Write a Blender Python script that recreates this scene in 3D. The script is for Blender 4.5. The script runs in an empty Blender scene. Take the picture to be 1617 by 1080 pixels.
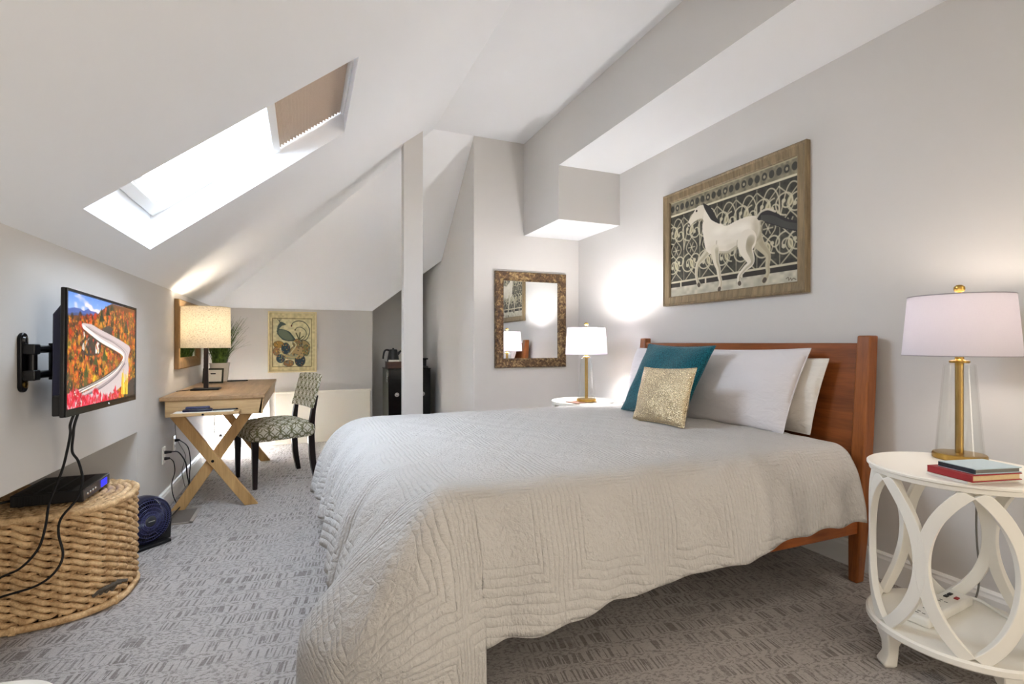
import bpy, bmesh, math, random
import numpy as np
from mathutils import Vector, Matrix, Euler

random.seed(7)
RNG = np.random.default_rng(11)
SC = bpy.context.scene
COL = SC.collection
PI = math.pi
R = math.radians

# ------------------------------------------------------------------ materials
def lin(c):
    out = []
    for v in c[:3]:
        v = v / 255.0
        out.append(v / 12.92 if v <= 0.04045 else ((v + 0.055) / 1.055) ** 2.4)
    return (*out, 1.0)

class NT:
    def __init__(s, name):
        s.m = bpy.data.materials.new(name); s.m.use_nodes = True
        s.t = s.m.node_tree; s.t.nodes.clear()
        s.out = s.n('ShaderNodeOutputMaterial')
    def n(s, typ, **props):
        nd = s.t.nodes.new(typ)
        for k, v in props.items(): setattr(nd, k, v)
        return nd
    def link(s, a, b): s.t.links.new(a, b)
    def set(s, sock, v):
        if hasattr(v, 'is_output'): s.link(v, sock)
        else: sock.default_value = v
    def math(s, op, a, b=None, c=None, clamp=False):
        nd = s.n('ShaderNodeMath', operation=op, use_clamp=clamp)
        s.set(nd.inputs[0], a)
        if b is not None: s.set(nd.inputs[1], b)
        if c is not None: s.set(nd.inputs[2], c)
        return nd.outputs[0]
    def mix(s, f, a, b):
        nd = s.n('ShaderNodeMix', data_type='RGBA')
        s.set(nd.inputs[0], f); s.set(nd.inputs[6], a); s.set(nd.inputs[7], b)
        return nd.outputs[2]
    def noise(s, vec, scale, detail=2.0, rough=.5, dist=0.0):
        nd = s.n('ShaderNodeTexNoise')
        if vec is not None: s.link(vec, nd.inputs['Vector'])
        nd.inputs['Scale'].default_value = scale; nd.inputs['Detail'].default_value = detail
        nd.inputs['Roughness'].default_value = rough; nd.inputs['Distortion'].default_value = dist
        return nd.outputs['Fac']
    def voro(s, vec, scale, feature='F1', out='Distance'):
        nd = s.n('ShaderNodeTexVoronoi', feature=feature)
        if vec is not None: s.link(vec, nd.inputs['Vector'])
        nd.inputs['Scale'].default_value = scale
        return nd.outputs[out]
    def coord(s, which='Object'):
        return s.n('ShaderNodeTexCoord').outputs[which]
    def mapping(s, vec, scale=(1, 1, 1), rot=(0, 0, 0), loc=(0, 0, 0)):
        nd = s.n('ShaderNodeMapping'); s.link(vec, nd.inputs['Vector'])
        nd.inputs['Scale'].default_value = scale; nd.inputs['Rotation'].default_value = rot
        nd.inputs['Location'].default_value = loc
        return nd.outputs[0]
    def sep(s, vec):
        nd = s.n('ShaderNodeSeparateXYZ'); s.link(vec, nd.inputs[0]); return nd.outputs
    def ramp(s, f, stops):
        nd = s.n('ShaderNodeValToRGB'); s.link(f, nd.inputs[0])
        el = nd.color_ramp.elements
        while len(el) < len(stops): el.new(.5)
        for e, (p, c) in zip(el, stops): e.position = p; e.color = c
        return nd.outputs[0]
    def bump(s, h, strength=.3, dist=.01, normal=None):
        nd = s.n('ShaderNodeBump'); nd.inputs['Strength'].default_value = strength
        nd.inputs['Distance'].default_value = dist; s.link(h, nd.inputs['Height'])
        if normal is not None: s.link(normal, nd.inputs['Normal'])
        return nd.outputs[0]
    def pbr(s, col, rough=.5, metal=0.0, normal=None, spec=.5, sheen=0.0, coat=0.0, trans=0.0, ior=1.45):
        b = s.n('ShaderNodeBsdfPrincipled')
        s.set(b.inputs['Base Color'], col); s.set(b.inputs['Roughness'], rough)
        b.inputs['Metallic'].default_value = metal; b.inputs['Specular IOR Level'].default_value = spec
        b.inputs['Sheen Weight'].default_value = sheen; b.inputs['Coat Weight'].default_value = coat
        b.inputs['Transmission Weight'].default_value = trans; b.inputs['IOR'].default_value = ior
        if normal is not None: s.link(normal, b.inputs['Normal'])
        s.link(b.outputs[0], s.out.inputs[0]); return b

def simple(name, col, rough=.5, metal=0.0, spec=.5, nscale=0, nstr=0.0, var=0.0, sheen=0.0, coat=0.0):
    t = NT(name); c = lin(col); nrm = None; base = c
    if nscale:
        co = t.coord(); h = t.noise(co, nscale, 3)
        if nstr: nrm = t.bump(h, nstr, .004)
        if var:
            base = t.mix(h, tuple(x * (1 - var) for x in c[:3]) + (1,), tuple(min(1, x * (1 + var)) for x in c[:3]) + (1,))
    t.pbr(base, rough, metal, nrm, spec, sheen, coat); return t.m

def wood(name, c1, c2, rough=.4, axis='z', scale=1.0, coat=0.0, spec=.4):
    t = NT(name); co = t.coord()
    sc = {'x': (1.2, 14, 14), 'y': (14, 1.2, 14), 'z': (14, 14, 1.2)}[axis]
    v = t.mapping(co, tuple(k * scale for k in sc))
    g = t.noise(v, 1.6, 6, .62, .6)
    v2 = t.mapping(co, tuple(k * scale * 6 for k in sc)); f = t.noise(v2, 2.0, 3)
    h = t.math('ADD', t.math('MULTIPLY', g, .75), t.math('MULTIPLY', f, .25))
    c = t.ramp(h, [(.3, lin(c1)), (.68, lin(c2))])
    t.pbr(c, rough, 0, t.bump(f, .06, .003), spec, 0, coat); return t.m

def glassy(name, tint=(1, 1, 1, 1), rough=.0, edge=.6):
    t = NT(name)
    tr = t.n('ShaderNodeBsdfTransparent'); tr.inputs[0].default_value = tint
    gl = t.n('ShaderNodeBsdfGlossy'); gl.inputs['Roughness'].default_value = rough
    lw = t.n('ShaderNodeLayerWeight'); lw.inputs[0].default_value = .5
    f5 = t.math('POWER', lw.outputs['Facing'], 5.0)
    mx = t.n('ShaderNodeMixShader'); t.link(t.math('ADD', t.math('MULTIPLY', f5, edge), .035), mx.inputs[0])
    t.link(tr.outputs[0], mx.inputs[1]); t.link(gl.outputs[0], mx.inputs[2]); t.link(mx.outputs[0], t.out.inputs[0])
    return t.m

def shade_mat(name, col, trans=.5, weave=True, flecks=None):
    t = NT(name); uv = t.coord('UV'); base = lin(col); nrm = None
    if weave:
        v1 = t.noise(t.mapping(uv, (60, 900, 1)), 1, 2); v2 = t.noise(t.mapping(uv, (900, 40, 1)), 1, 2)
        h = t.math('ADD', v1, v2)
        nrm = t.bump(h, .12, .002)
        base = t.mix(t.math('MULTIPLY', h, .5), tuple(x * .9 for x in base[:3]) + (1,), base)
    if flecks:
        f1 = t.noise(t.mapping(uv, (60, 330, 1)), 1, 3, .7); f2 = t.noise(t.mapping(uv, (300, 60, 1)), 1, 3, .7)
        m1 = t.math('GREATER_THAN', f1, .60); m2 = t.math('GREATER_THAN', f2, .61)
        base = t.mix(t.math('MULTIPLY', t.math('MAXIMUM', m1, m2), .75), base, lin(flecks))
    d = t.n('ShaderNodeBsdfDiffuse'); tl = t.n('ShaderNodeBsdfTranslucent'); mx = t.n('ShaderNodeMixShader')
    t.set(d.inputs[0], base); t.set(tl.inputs[0], base)
    if nrm is not None: t.link(nrm, d.inputs['Normal'])
    mx.inputs[0].default_value = trans
    t.link(d.outputs[0], mx.inputs[1]); t.link(tl.outputs[0], mx.inputs[2]); t.link(mx.outputs[0], t.out.inputs[0])
    return t.m

def paint_wall(name, col, rough=.85):
    t = NT(name); co = t.coord()
    h = t.noise(co, 90, 3)
    t.pbr(lin(col), rough, 0, t.bump(h, .05, .003), .25); return t.m

M = {}
M['wall'] = paint_wall('wall_paint', (206, 203, 199))
M['white'] = paint_wall('ceiling_paint', (240, 242, 245))
M['cream'] = paint_wall('cream_panel', (240, 235, 222), .6)
M['trim'] = simple('white_trim', (238, 237, 234), .4, spec=.4)
M['white_furn'] = simple('white_lacquer', (236, 233, 224), .35, nscale=30, nstr=.03)
M['black_metal'] = simple('black_metal', (22, 22, 24), .35, .6, nscale=60, nstr=.03)
M['black_plastic'] = simple('black_plastic', (20, 20, 22), .42, nscale=80, nstr=.03)
M['black_gloss'] = simple('black_gloss', (6, 6, 8), .16, spec=.25, nscale=8, nstr=.01)
M['dark_blue_plastic'] = simple('navy_plastic', (22, 24, 52), .32, nscale=60, nstr=.02)
M['rubber'] = simple('black_rubber', (16, 16, 17), .6, nscale=60, nstr=.02)
M['grey_plastic'] = simple('grey_plastic', (120, 118, 112), .4, nscale=50, nstr=.02)
M['white_plastic'] = simple('white_plastic', (232, 230, 222), .35, nscale=40, nstr=.01)
M['silver'] = simple('silver_metal', (205, 205, 205), .25, 1.0, nscale=40, nstr=.01)
M['brass'] = simple('aged_brass', (176, 142, 74), .3, 1.0, nscale=30, nstr=.03, var=.15)
M['cherry'] = wood('cherry_wood', (98, 48, 18), (150, 84, 38), .32, 'y', .8, coat=.15)
M['cherry_v'] = wood('cherry_wood_upright', (104, 54, 20), (162, 94, 42), .32, 'z', .9, coat=.15)
M['cherry_x'] = wood('cherry_wood_rail', (120, 60, 24), (176, 100, 46), .35, 'x', .8)
M['oak'] = wood('oak_desktop', (142, 112, 80), (186, 154, 116), .42, 'y', 1.0)
M['oak_x'] = wood('oak_apron', (168, 138, 98), (208, 178, 134), .45, 'x', 1.0)
M['oak_z'] = wood('oak_legs', (158, 122, 76), (204, 166, 112), .45, 'z', .9)
M['espresso'] = wood('espresso_wood', (20, 13, 12), (38, 26, 24), .3, 'z', 1.0)
M['weathered'] = wood('weathered_frame', (92, 78, 56), (150, 130, 98), .55, 'z', 1.6)
M['brown_frame'] = wood('brown_wood_frame', (104, 78, 48), (150, 118, 78), .5, 'z', 1.2)
M['silver_gilt'] = simple('champagne_metal', (214, 200, 160), .3, .8, nscale=30, nstr=.02, var=.1)
M['grey_trim'] = simple('grey_trim', (150, 146, 150), .7, nscale=50, nstr=.02)
M['mirror'] = simple('mirror_silver', (240, 242, 242), .01, 1.0)
M['window_glass'] = glassy('window_glass')
M['lamp_glass'] = glassy('clear_lamp_glass', (.982, .988, .984, 1), .02, .5)
M['paper'] = simple('paper', (240, 238, 230), .8, nscale=50, nstr=.01)
M['page'] = simple('page_edges', (214, 190, 146), .8, nscale=200, nstr=.2, var=.1)
M['red_cover'] = simple('red_book_cloth', (158, 40, 44), .55, nscale=200, nstr=.1)
M['blue_cover'] = simple('pale_blue_cover', (180, 200, 208), .4, nscale=6, nstr=0.02, var=.12)
M['dark_cover'] = simple('dark_spine', (38, 44, 52), .5, nscale=60, nstr=.02)
M['brown_box'] = wood('walnut_box', (52, 26, 16), (86, 46, 30), .35, 'x', 1.0)
M['lamp_shade'] = shade_mat('white_linen_shade', (228, 224, 230), .28)
M['speckled_shade'] = shade_mat('speckled_linen_shade', (236, 228, 212), .36, True, (112, 92, 68))
M['pot'] = simple('white_ceramic', (232, 228, 218), .3, nscale=20, nstr=.02)
M['soil'] = simple('soil', (52, 40, 30), .95, nscale=80, nstr=.5, var=.4)
M['mattress'] = simple('grey_mattress_fabric', (150, 152, 158), .9, nscale=300, nstr=.2)
M['vent'] = simple('tan_metal_vent', (150, 140, 128), .45, .3, nscale=60, nstr=.05)
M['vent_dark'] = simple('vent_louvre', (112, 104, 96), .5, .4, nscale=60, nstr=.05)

def grass_mat():
    t = NT('grass_blades'); co = t.coord()
    c = t.ramp(t.noise(co, 30, 2), [(.3, lin((42, 66, 24))), (.7, lin((104, 130, 58)))])
    t.pbr(c, .5, 0, None, .3); return t.m
M['grass'] = grass_mat()

def antique_gilt():
    t = NT('antique_bronze_frame'); co = t.coord()
    a = t.noise(co, 11, 6, .72, 1.6); b = t.noise(co, 48, 4, .7)
    h = t.math('ADD', t.math('MULTIPLY', a, .6), t.math('MULTIPLY', b, .4))
    c = t.ramp(h, [(.38, lin((50, 34, 24))), (.5, lin((96, 72, 48))), (.62, lin((176, 150, 104))), (.7, lin((206, 186, 142)))])
    t.pbr(c, .38, .35, t.bump(h, .5, .006), .5); return t.m
M['gilt'] = antique_gilt()

def carpet():
    t = NT('patterned_loop_carpet'); co = t.coord()
    v = t.mapping(co, (1, 1, 1), (0, 0, R(9)))
    warp = t.n('ShaderNodeTexNoise'); t.link(v, warp.inputs['Vector']); warp.inputs['Scale'].default_value = 6
    x, y, z = t.sep(v)
    wob = t.math('MULTIPLY', t.math('SUBTRACT', warp.outputs['Fac'], .5), .05)
    # rows across the room: strokes pointing away, then fine horizontal flecks
    yy = t.math('ADD', y, wob)
    P_ = .095
    row = t.math('FRACT', t.math('MULTIPLY', yy, 1 / P_))
    rowid = t.math('FLOOR', t.math('MULTIPLY', yy, 1 / P_))
    xs = t.math('ADD', x, t.math('MULTIPLY', rowid, .0371))
    inrow = t.math('MULTIPLY', t.math('GREATER_THAN', row, .10), t.math('LESS_THAN', row, .70))
    cvec = t.n('ShaderNodeCombineXYZ'); t.link(t.math('MULTIPLY', xs, 105), cvec.inputs[0]); t.link(t.math('MULTIPLY', rowid, 7.3), cvec.inputs[1])
    t.link(t.math('MULTIPLY', yy, 6.0), cvec.inputs[2])
    dn = t.noise(cvec.outputs[0], 1.0, 1.0, .5)
    edge = t.noise(t.mapping(v, (240, 130, 1)), 1.0, 2, .6)
    dash = t.n('ShaderNodeMapRange'); dash.inputs['From Min'].default_value = .50; dash.inputs['From Max'].default_value = .56
    t.link(t.math('ADD', dn, t.math('MULTIPLY', t.math('SUBTRACT', edge, .5), .22)), dash.inputs['Value'])
    dash = t.math('MULTIPLY', inrow, dash.outputs[0])
    km = t.n('ShaderNodeMapRange'); km.inputs['From Min'].default_value = .36; km.inputs['From Max'].default_value = .52
    t.link(t.noise(v, 4.2, 2), km.inputs['Value'])
    dash = t.math('MULTIPLY', dash, km.outputs[0])
    fine = t.noise(t.mapping(v, (52, 95, 1)), 1.0, 4, .68, .5)
    fm = t.n('ShaderNodeMapRange'); fm.inputs['From Min'].default_value = .49; fm.inputs['From Max'].default_value = .58
    t.link(fine, fm.inputs['Value'])
    fl = t.math('MULTIPLY', fm.outputs[0], t.math('SUBTRACT', 1.0, t.math('MULTIPLY', t.math('MULTIPLY', inrow, km.outputs[0]), .75)))
    fine2 = t.noise(t.mapping(v, (300, 300, 1)), 1.0, 2)
    patch = t.noise(v, 1.1, 2)
    dark = t.math('ADD', t.math('MULTIPLY', dash, .72), t.math('MULTIPLY', fl, .66))
    dark = t.math('MINIMUM', dark, 1.0)
    dark = t.math('MULTIPLY', dark, t.math('ADD', .70, t.math('MULTIPLY', patch, .5)))
    c = t.mix(dark, lin((184, 178, 174)), lin((92, 85, 80)))
    c = t.mix(t.math('MULTIPLY', fine2, .30), c, lin((158, 150, 143)))
    h = t.math('ADD', t.math('MULTIPLY', fine2, .5), t.math('SUBTRACT', .8, t.math('MULTIPLY', dark, .8)))
    t.pbr(c, .95, 0, t.bump(h, .7, .006), .1, sheen=.15); return t.m
M['carpet'] = carpet()

def trellis(name='trellis_fabric'):
    t = NT(name); uv = t.coord('UV'); x, y, z = t.sep(uv)
    def ring(ox, oy, sx, sy, r, w):
        fx = t.math('SUBTRACT', t.math('FRACT', t.math('ADD', t.math('MULTIPLY', x, sx), ox)), .5)
        fy = t.math('SUBTRACT', t.math('FRACT', t.math('ADD', t.math('MULTIPLY', y, sy), oy)), .5)
        d = t.math('SQRT', t.math('ADD', t.math('MULTIPLY', fx, fx), t.math('MULTIPLY', fy, fy)))
        return t.math('LESS_THAN', t.math('ABSOLUTE', t.math('SUBTRACT', d, r)), w), fx, fy
    s = 1 / .088
    a, fx, fy = ring(0, 0, s, s, .47, .035); b, gx, gy = ring(.5, .5, s, s, .47, .035)
    sq = t.math('MAXIMUM', t.math('ABSOLUTE', fx), t.math('ABSOLUTE', fy))
    sq1 = t.math('LESS_THAN', t.math('ABSOLUTE', t.math('SUBTRACT', sq, .19)), .03)
    cross = t.math('MULTIPLY', t.math('LESS_THAN', t.math('MINIMUM', t.math('ABSOLUTE', fx), t.math('ABSOLUTE', fy)), .03), t.math('GREATER_THAN', sq, .19))
    cross = t.math('MULTIPLY', cross, t.math('LESS_THAN', sq, .44))
    ln = t.math('MAXIMUM', t.math('MAXIMUM', a, b), t.math('MAXIMUM', sq1, cross))
    n = t.noise(t.mapping(uv, (500, 500, 1)), 1, 2)
    c = t.mix(ln, t.mix(n, lin((196, 194, 178)), lin((226, 224, 210))), lin((118, 116, 84)))
    t.pbr(c, .8, 0, t.bump(n, .15, .003), .2); return t.m
M['trellis'] = trellis()

def quilt_mat():
    t = NT('white_matelasse_quilt'); uv = t.coord('UV'); S = 1 / .40
    wn = t.n('ShaderNodeTexNoise'); t.link(uv, wn.inputs['Vector']); wn.inputs['Scale'].default_value = 9; wn.inputs['Detail'].default_value = 2
    off = t.n('ShaderNodeVectorMath', operation='SCALE'); off.inputs['Scale'].default_value = .02
    sub = t.n('ShaderNodeVectorMath', operation='SUBTRACT'); t.link(wn.outputs['Color'], sub.inputs[0]); sub.inputs[1].default_value = (.5, .5, .5)
    t.link(sub.outputs[0], off.inputs[0])
    add = t.n('ShaderNodeVectorMath', operation='ADD'); t.link(uv, add.inputs[0]); t.link(off.outputs[0], add.inputs[1])
    w = add.outputs[0]; x, y, z = t.sep(w)
    fx = t.math('SUBTRACT', t.math('FRACT', t.math('MULTIPLY', x, S)), .5)
    fy = t.math('SUBTRACT', t.math('FRACT', t.math('MULTIPLY', y, S)), .5)
    ax = t.math('ABSOLUTE', fx); ay = t.math('ABSOLUTE', fy)
    ch = t.math('MAXIMUM', ax, ay)
    rings = t.math('ABSOLUTE', t.math('SINE', t.math('MULTIPLY', ch, PI * 22)))
    rings = t.math('POWER', rings, .45)
    outer = t.math('GREATER_THAN', ch, .25)
    # puckers running across each quilted channel
    ang = t.math('ARCTAN2', fy, fx)
    pk = t.noise(t.mapping(w, (75, 75, 1)), 1.0, 2.5, .6)
    leaf = t.math('ABSOLUTE', t.math('SINE', t.math('ADD', t.math('MULTIPLY', ang, 4.0), t.math('MULTIPLY', ch, 26.0))))
    leaf = t.math('POWER', leaf, .5)
    vor = t.voro(t.mapping(w, (34, 34, 1)), 1.0)
    inner = t.math('ADD', t.math('MULTIPLY', leaf, .55), t.math('MULTIPLY', t.math('SUBTRACT', 1.0, vor), .5))
    h = t.math('ADD', t.math('MULTIPLY', outer, rings), t.math('MULTIPLY', t.math('SUBTRACT', 1.0, outer), inner))
    h = t.math('ADD', t.math('MULTIPLY', h, .50), t.math('MULTIPLY', pk, 1.1))
    big = t.noise(t.mapping(w, (16, 16, 1)), 1.0, 2)
    h = t.math('ADD', h, t.math('MULTIPLY', big, .5))
    fine = t.noise(t.mapping(uv, (420, 420, 1)), 1.0, 1)
    h = t.math('ADD', h, t.math('MULTIPLY', fine, .12))
    t.pbr(lin((192, 189, 185)), .9, 0, t.bump(h, .70, .013), .15, sheen=.1); return t.m
M['quilt'] = quilt_mat()

def cloth(name, col, scale=250, strength=.25, rough=.9, sheen=.1, wr=0.0, col2=None):
    t = NT(name); co = t.coord()
    h = t.noise(co, scale, 2)
    c = lin(col)
    if col2: c = t.ramp(t.noise(co, scale * .8, 2), [(.4, lin(col)), (.62, lin(col2))])
    n0 = None
    if wr: n0 = t.bump(t.noise(t.mapping(co, (1, 1, 2.2)), 9, 3, .55, .8), wr, .03)
    t.pbr(c, rough, 0, t.bump(h, strength, .003, n0), .2, sheen=sheen); return t.m
M['pillow_white'] = cloth('white_cotton', (212, 208, 209), 320, .1, wr=.25)
M['pillow_back'] = cloth('ivory_cotton', (222, 216, 206), 320, .1, wr=.25)
M['teal'] = cloth('teal_chenille', (8, 62, 74), 220, .9, .95, .3, .1, (26, 104, 116))
def sequin():
    t = NT('champagne_sequins'); co = t.coord()
    v = t.n('ShaderNodeTexVoronoi'); t.link(co, v.inputs['Vector']); v.inputs['Scale'].default_value = 230
    hgt = t.bump(v.outputs['Distance'], .6, .003)
    cn = t.n('ShaderNodeVectorMath', operation='SCALE'); sub = t.n('ShaderNodeVectorMath', operation='SUBTRACT')
    t.link(v.outputs['Color'], sub.inputs[0]); sub.inputs[1].default_value = (.5, .5, .5)
    t.link(sub.outputs[0], cn.inputs[0]); cn.inputs['Scale'].default_value = .75
    ad = t.n('ShaderNodeVectorMath', operation='ADD'); t.link(hgt, ad.inputs[0]); t.link(cn.outputs[0], ad.inputs[1])
    nm = t.n('ShaderNodeVectorMath', operation='NORMALIZE'); t.link(ad.outputs[0], nm.inputs[0])
    c = t.mix(t.noise(co, 160, 2), lin((186, 166, 128)), lin((226, 210, 178)))
    t.pbr(c, .26, .8, nm.outputs[0], .6); return t.m
M['sequin'] = sequin()

def wicker(name, c1, c2):
    t = NT(name); co = t.coord()
    a = t.noise(co, 26, 4, .6); b = t.noise(co, 160, 2)
    c = t.ramp(t.math('ADD', t.math('MULTIPLY', a, .7), t.math('MULTIPLY', b, .3)), [(.34, lin(c1)), (.62, lin(c2))])
    t.pbr(c, .7, 0, t.bump(b, .3, .003), .25); return t.m
M['wicker'] = wicker('seagrass_rope', (158, 122, 82), (222, 190, 146))
M['wicker_dark'] = simple('basket_inside', (62, 44, 28), .9, nscale=40, nstr=.2, var=.3)

def blind_mat():
    t = NT('pleated_blind_fabric'); co = t.coord()
    h = t.noise(t.mapping(co, (3, 3, 3)), 60, 2)
    c = t.mix(h, lin((196, 180, 165)), lin((214, 200, 185)))
    d = t.n('ShaderNodeBsdfDiffuse'); tl = t.n('ShaderNodeBsdfTranslucent'); mx = t.n('ShaderNodeMixShader')
    t.link(c, d.inputs[0]); t.link(c, tl.inputs[0]); mx.inputs[0].default_value = .10
    t.link(d.outputs[0], mx.inputs[1]); t.link(tl.outputs[0], mx.inputs[2]); t.link(mx.outputs[0], t.out.inputs[0])
    return t.m
M['blind'] = blind_mat()

def emis(name, col, s):
    t = NT(name); e = t.n('ShaderNodeEmission'); e.inputs[0].default_value = lin(col); e.inputs[1].default_value = s
    t.link(e.outputs[0], t.out.inputs[0]); return t.m
M['blue_led'] = emis('blue_display', (40, 40, 255), 1.2)

def art_mat(name, emit=0.0, rough=.6, coat=0.0):
    t = NT(name); a = t.n('ShaderNodeVertexColor', layer_name='paint')
    if emit:
        b = t.pbr((0.01, .01, .01, 1), .25, 0, None, .4)
        t.link(a.outputs[0], b.inputs['Emission Color']); b.inputs['Emission Strength'].default_value = emit
    else:
        t.pbr(a.outputs[0], rough, 0, None, .3, 0, coat)
    return t.m

# ------------------------------------------------------------------ mesh helpers
class MB:
    def __init__(s): s.v = []; s.f = []; s.mi = []; s.cur = 0
    def add(s, vs, fs):
        b = len(s.v); s.v += [tuple(p) for p in vs]
        for f in fs: s.f.append(tuple(i + b for i in f)); s.mi.append(s.cur)
        return s
    def box(s, x0, x1, y0, y1, z0, z1, M4=None):
        p = [Vector((x, y, z)) for z in (z0, z1) for y in (y0, y1) for x in (x0, x1)]
        if M4 is not None: p = [M4 @ q for q in p]
        return s.add(p, [(0, 2, 3, 1), (4, 5, 7, 6), (0, 1, 5, 4), (2, 6, 7, 3), (0, 4, 6, 2), (1, 3, 7, 5)])
    def hexa(s, p):
        return s.add(p, [(0, 3, 2, 1), (4, 5, 6, 7), (0, 1, 5, 4), (1, 2, 6, 5), (2, 3, 7, 6), (3, 0, 4, 7)])
    def prism(s, poly, a0, a1, axis='z', M4=None):
        n = len(poly)
        def P(u, w, a):
            return {'z': Vector((u, w, a)), 'x': Vector((a, u, w)), 'y': Vector((u, a, w))}[axis]
        p = [P(u, w, a0) for u, w in poly] + [P(u, w, a1) for u, w in poly]
        if M4 is not None: p = [M4 @ q for q in p]
        fs = [tuple(reversed(range(n))), tuple(range(n, 2 * n))]
        fs += [(i, (i + 1) % n, n + (i + 1) % n, n + i) for i in range(n)]
        return s.add(p, fs)
    def poly(s, pts): return s.add(pts, [tuple(range(len(pts)))])
    def lathe(s, prof, c=(0, 0, 0), n=32, M4=None, close=False):
        vs = []; fs = []; m = len(prof)
        for i in range(n):
            a = 2 * PI * i / n
            for r, z in prof:
                q = Vector((r * math.cos(a), r * math.sin(a), z))
                if M4 is not None: q = M4 @ q
                vs.append(q + Vector(c))
        for i in range(n):
            j = (i + 1) % n
            for k in range(m - 1 if not close else m):
                k2 = (k + 1) % m
                fs.append((i * m + k, j * m + k, j * m + k2, i * m + k2))
        return s.add(vs, fs)
    def tube(s, path, r, n=8, closed=False, flat=None):
        P = [Vector(p) for p in path]; m = len(P)
        rs = r if isinstance(r, (list, tuple)) else [r] * m
        T = []
        for i in range(m):
            a = P[(i - 1) % m] if (closed or i > 0) else P[i]
            b = P[(i + 1) % m] if (closed or i < m - 1) else P[i]
            d = b - a; T.append(d.normalized() if d.length > 1e-9 else Vector((0, 0, 1)))
        up = Vector((0, 0, 1)) if abs(T[0].z) < .9 else Vector((1, 0, 0))
        N = (up - T[0] * up.dot(T[0])).normalized(); vs = []
        for i in range(m):
            N = (N - T[i] * N.dot(T[i]))
            N = N.normalized() if N.length > 1e-6 else T[i].orthogonal().normalized()
            B = T[i].cross(N)
            for k in range(n):
                a = 2 * PI * k / n
                f = flat or 1.0
                vs.append(P[i] + (N * math.cos(a) * f + B * math.sin(a)) * rs[i])
        fs = []
        for i in range(m if closed else m - 1):
            j = (i + 1) % m
            for k in range(n): fs.append((i * n + k, i * n + (k + 1) % n, j * n + (k + 1) % n, j * n + k))
        if not closed:
            fs.append(tuple(reversed(range(n)))); fs.append(tuple(range((m - 1) * n, m * n)))
        return s.add(vs, fs)
    def ball(s, c, r, n=12, sc=(1, 1, 1)):
        prof = [(max(1e-4, math.sin(PI * k / n)) * r, -math.cos(PI * k / n) * r) for k in range(n + 1)]
        return s.lathe(prof, c, n * 2, Matrix.Diagonal((*sc, 1)))

ROOTLOC = {}; ROOTROT = {}
def build(name, mb, mat, parent=None, world=False, smooth=35, bevel=0.0, seg=2, uv=None, subsurf=0, solid=0.0, weld=False):
    me = bpy.data.meshes.new(name)
    v = mb.v
    if world and parent is not None:
        o = ROOTLOC[parent.name]; im = (Matrix.Translation(o) @ Euler(ROOTROT.get(parent.name, (0, 0, 0))).to_matrix().to_4x4()).inverted(); v = [tuple(im @ Vector(p)) for p in v]
    me.from_pydata(v, [], mb.f)
    mats = mat if isinstance(mat, (list, tuple)) else [mat]
    for m in mats: me.materials.append(m)
    if len(mats) > 1: me.polygons.foreach_set('material_index', mb.mi)
    bm = bmesh.new(); bm.from_mesh(me)
    if weld: bmesh.ops.remove_doubles(bm, verts=bm.verts, dist=weld)
    bmesh.ops.recalc_face_normals(bm, faces=bm.faces)
    bm.to_mesh(me); bm.free()
    if smooth:
        me.polygons.foreach_set('use_smooth', [True] * len(me.polygons))
        me.set_sharp_from_angle(angle=R(smooth))
    if uv == 'box':
        ul = me.uv_layers.new(name='UVMap')
        for p in me.polygons:
            n = p.normal; a = max(range(3), key=lambda k: abs(n[k]))
            for li in p.loop_indices:
                c = me.vertices[me.loops[li].vertex_index].co
                ul.data[li].uv = ((c.y, c.z), (c.x, c.z), (c.x, c.y))[a]
    elif uv == 'cyl':
        ul = me.uv_layers.new(name='UVMap')
        for p in me.polygons:
            angs = [math.atan2(me.vertices[me.loops[li].vertex_index].co.y, me.vertices[me.loops[li].vertex_index].co.x) for li in p.loop_indices]
            for li, a in zip(p.loop_indices, angs):
                if max(angs) - min(angs) > PI and a < 0: a += 2 * PI
                ul.data[li].uv = (a * .17, me.vertices[me.loops[li].vertex_index].co.z)
    ob = bpy.data.objects.new(name, me); COL.objects.link(ob)
    if parent is not None: ob.parent = parent
    if world and parent is not None: ROOTLOC[ob.name] = ROOTLOC[parent.name]; ROOTROT[ob.name] = ROOTROT.get(parent.name, (0, 0, 0))
    if bevel:
        b = ob.modifiers.new('edge', 'BEVEL'); b.width = bevel; b.segments = seg; b.limit_method = 'ANGLE'; b.angle_limit = R(40)
        b.harden_normals = False
    if solid:
        b = ob.modifiers.new('thick', 'SOLIDIFY'); b.thickness = solid; b.offset = -1
    if subsurf:
        b = ob.modifiers.new('round', 'SUBSURF'); b.levels = subsurf; b.render_levels = subsurf
    return ob

def thing(name, label, cat, loc=(0, 0, 0), rotz=0.0, group=None, rot=None):
    o = bpy.data.objects.new(name, None); COL.objects.link(o)
    o.location = loc; o.rotation_euler = rot if rot else (0, 0, rotz)
    o.empty_display_size = .05
    o['label'] = label; o['category'] = cat
    if group: o['group'] = group
    ROOTLOC[o.name] = tuple(loc); ROOTROT[o.name] = tuple(o.rotation_euler)
    return o
def tag(o, label, cat, group=None):
    o['label'] = label; o['category'] = cat
    if group: o['group'] = group
    return o
def struct(name, mb, mat, smooth=0, bevel=0.0, label=None, parent=None):
    o = build(name, mb, mat, parent, smooth=smooth, bevel=bevel)
    if parent is None: o['kind'] = 'structure'
    if label: o['label'] = label; o['category'] = 'structure'
    return o
def solo(name, mb, mat, label, cat, loc, world=True, group=None, **kw):
    """A thing that is one mesh, its origin at loc."""
    if world: mb.v = [(p[0] - loc[0], p[1] - loc[1], p[2] - loc[2]) for p in mb.v]
    o = build(name, mb, mat, **kw); o.location = loc
    return tag(o, label, cat, group)

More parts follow.
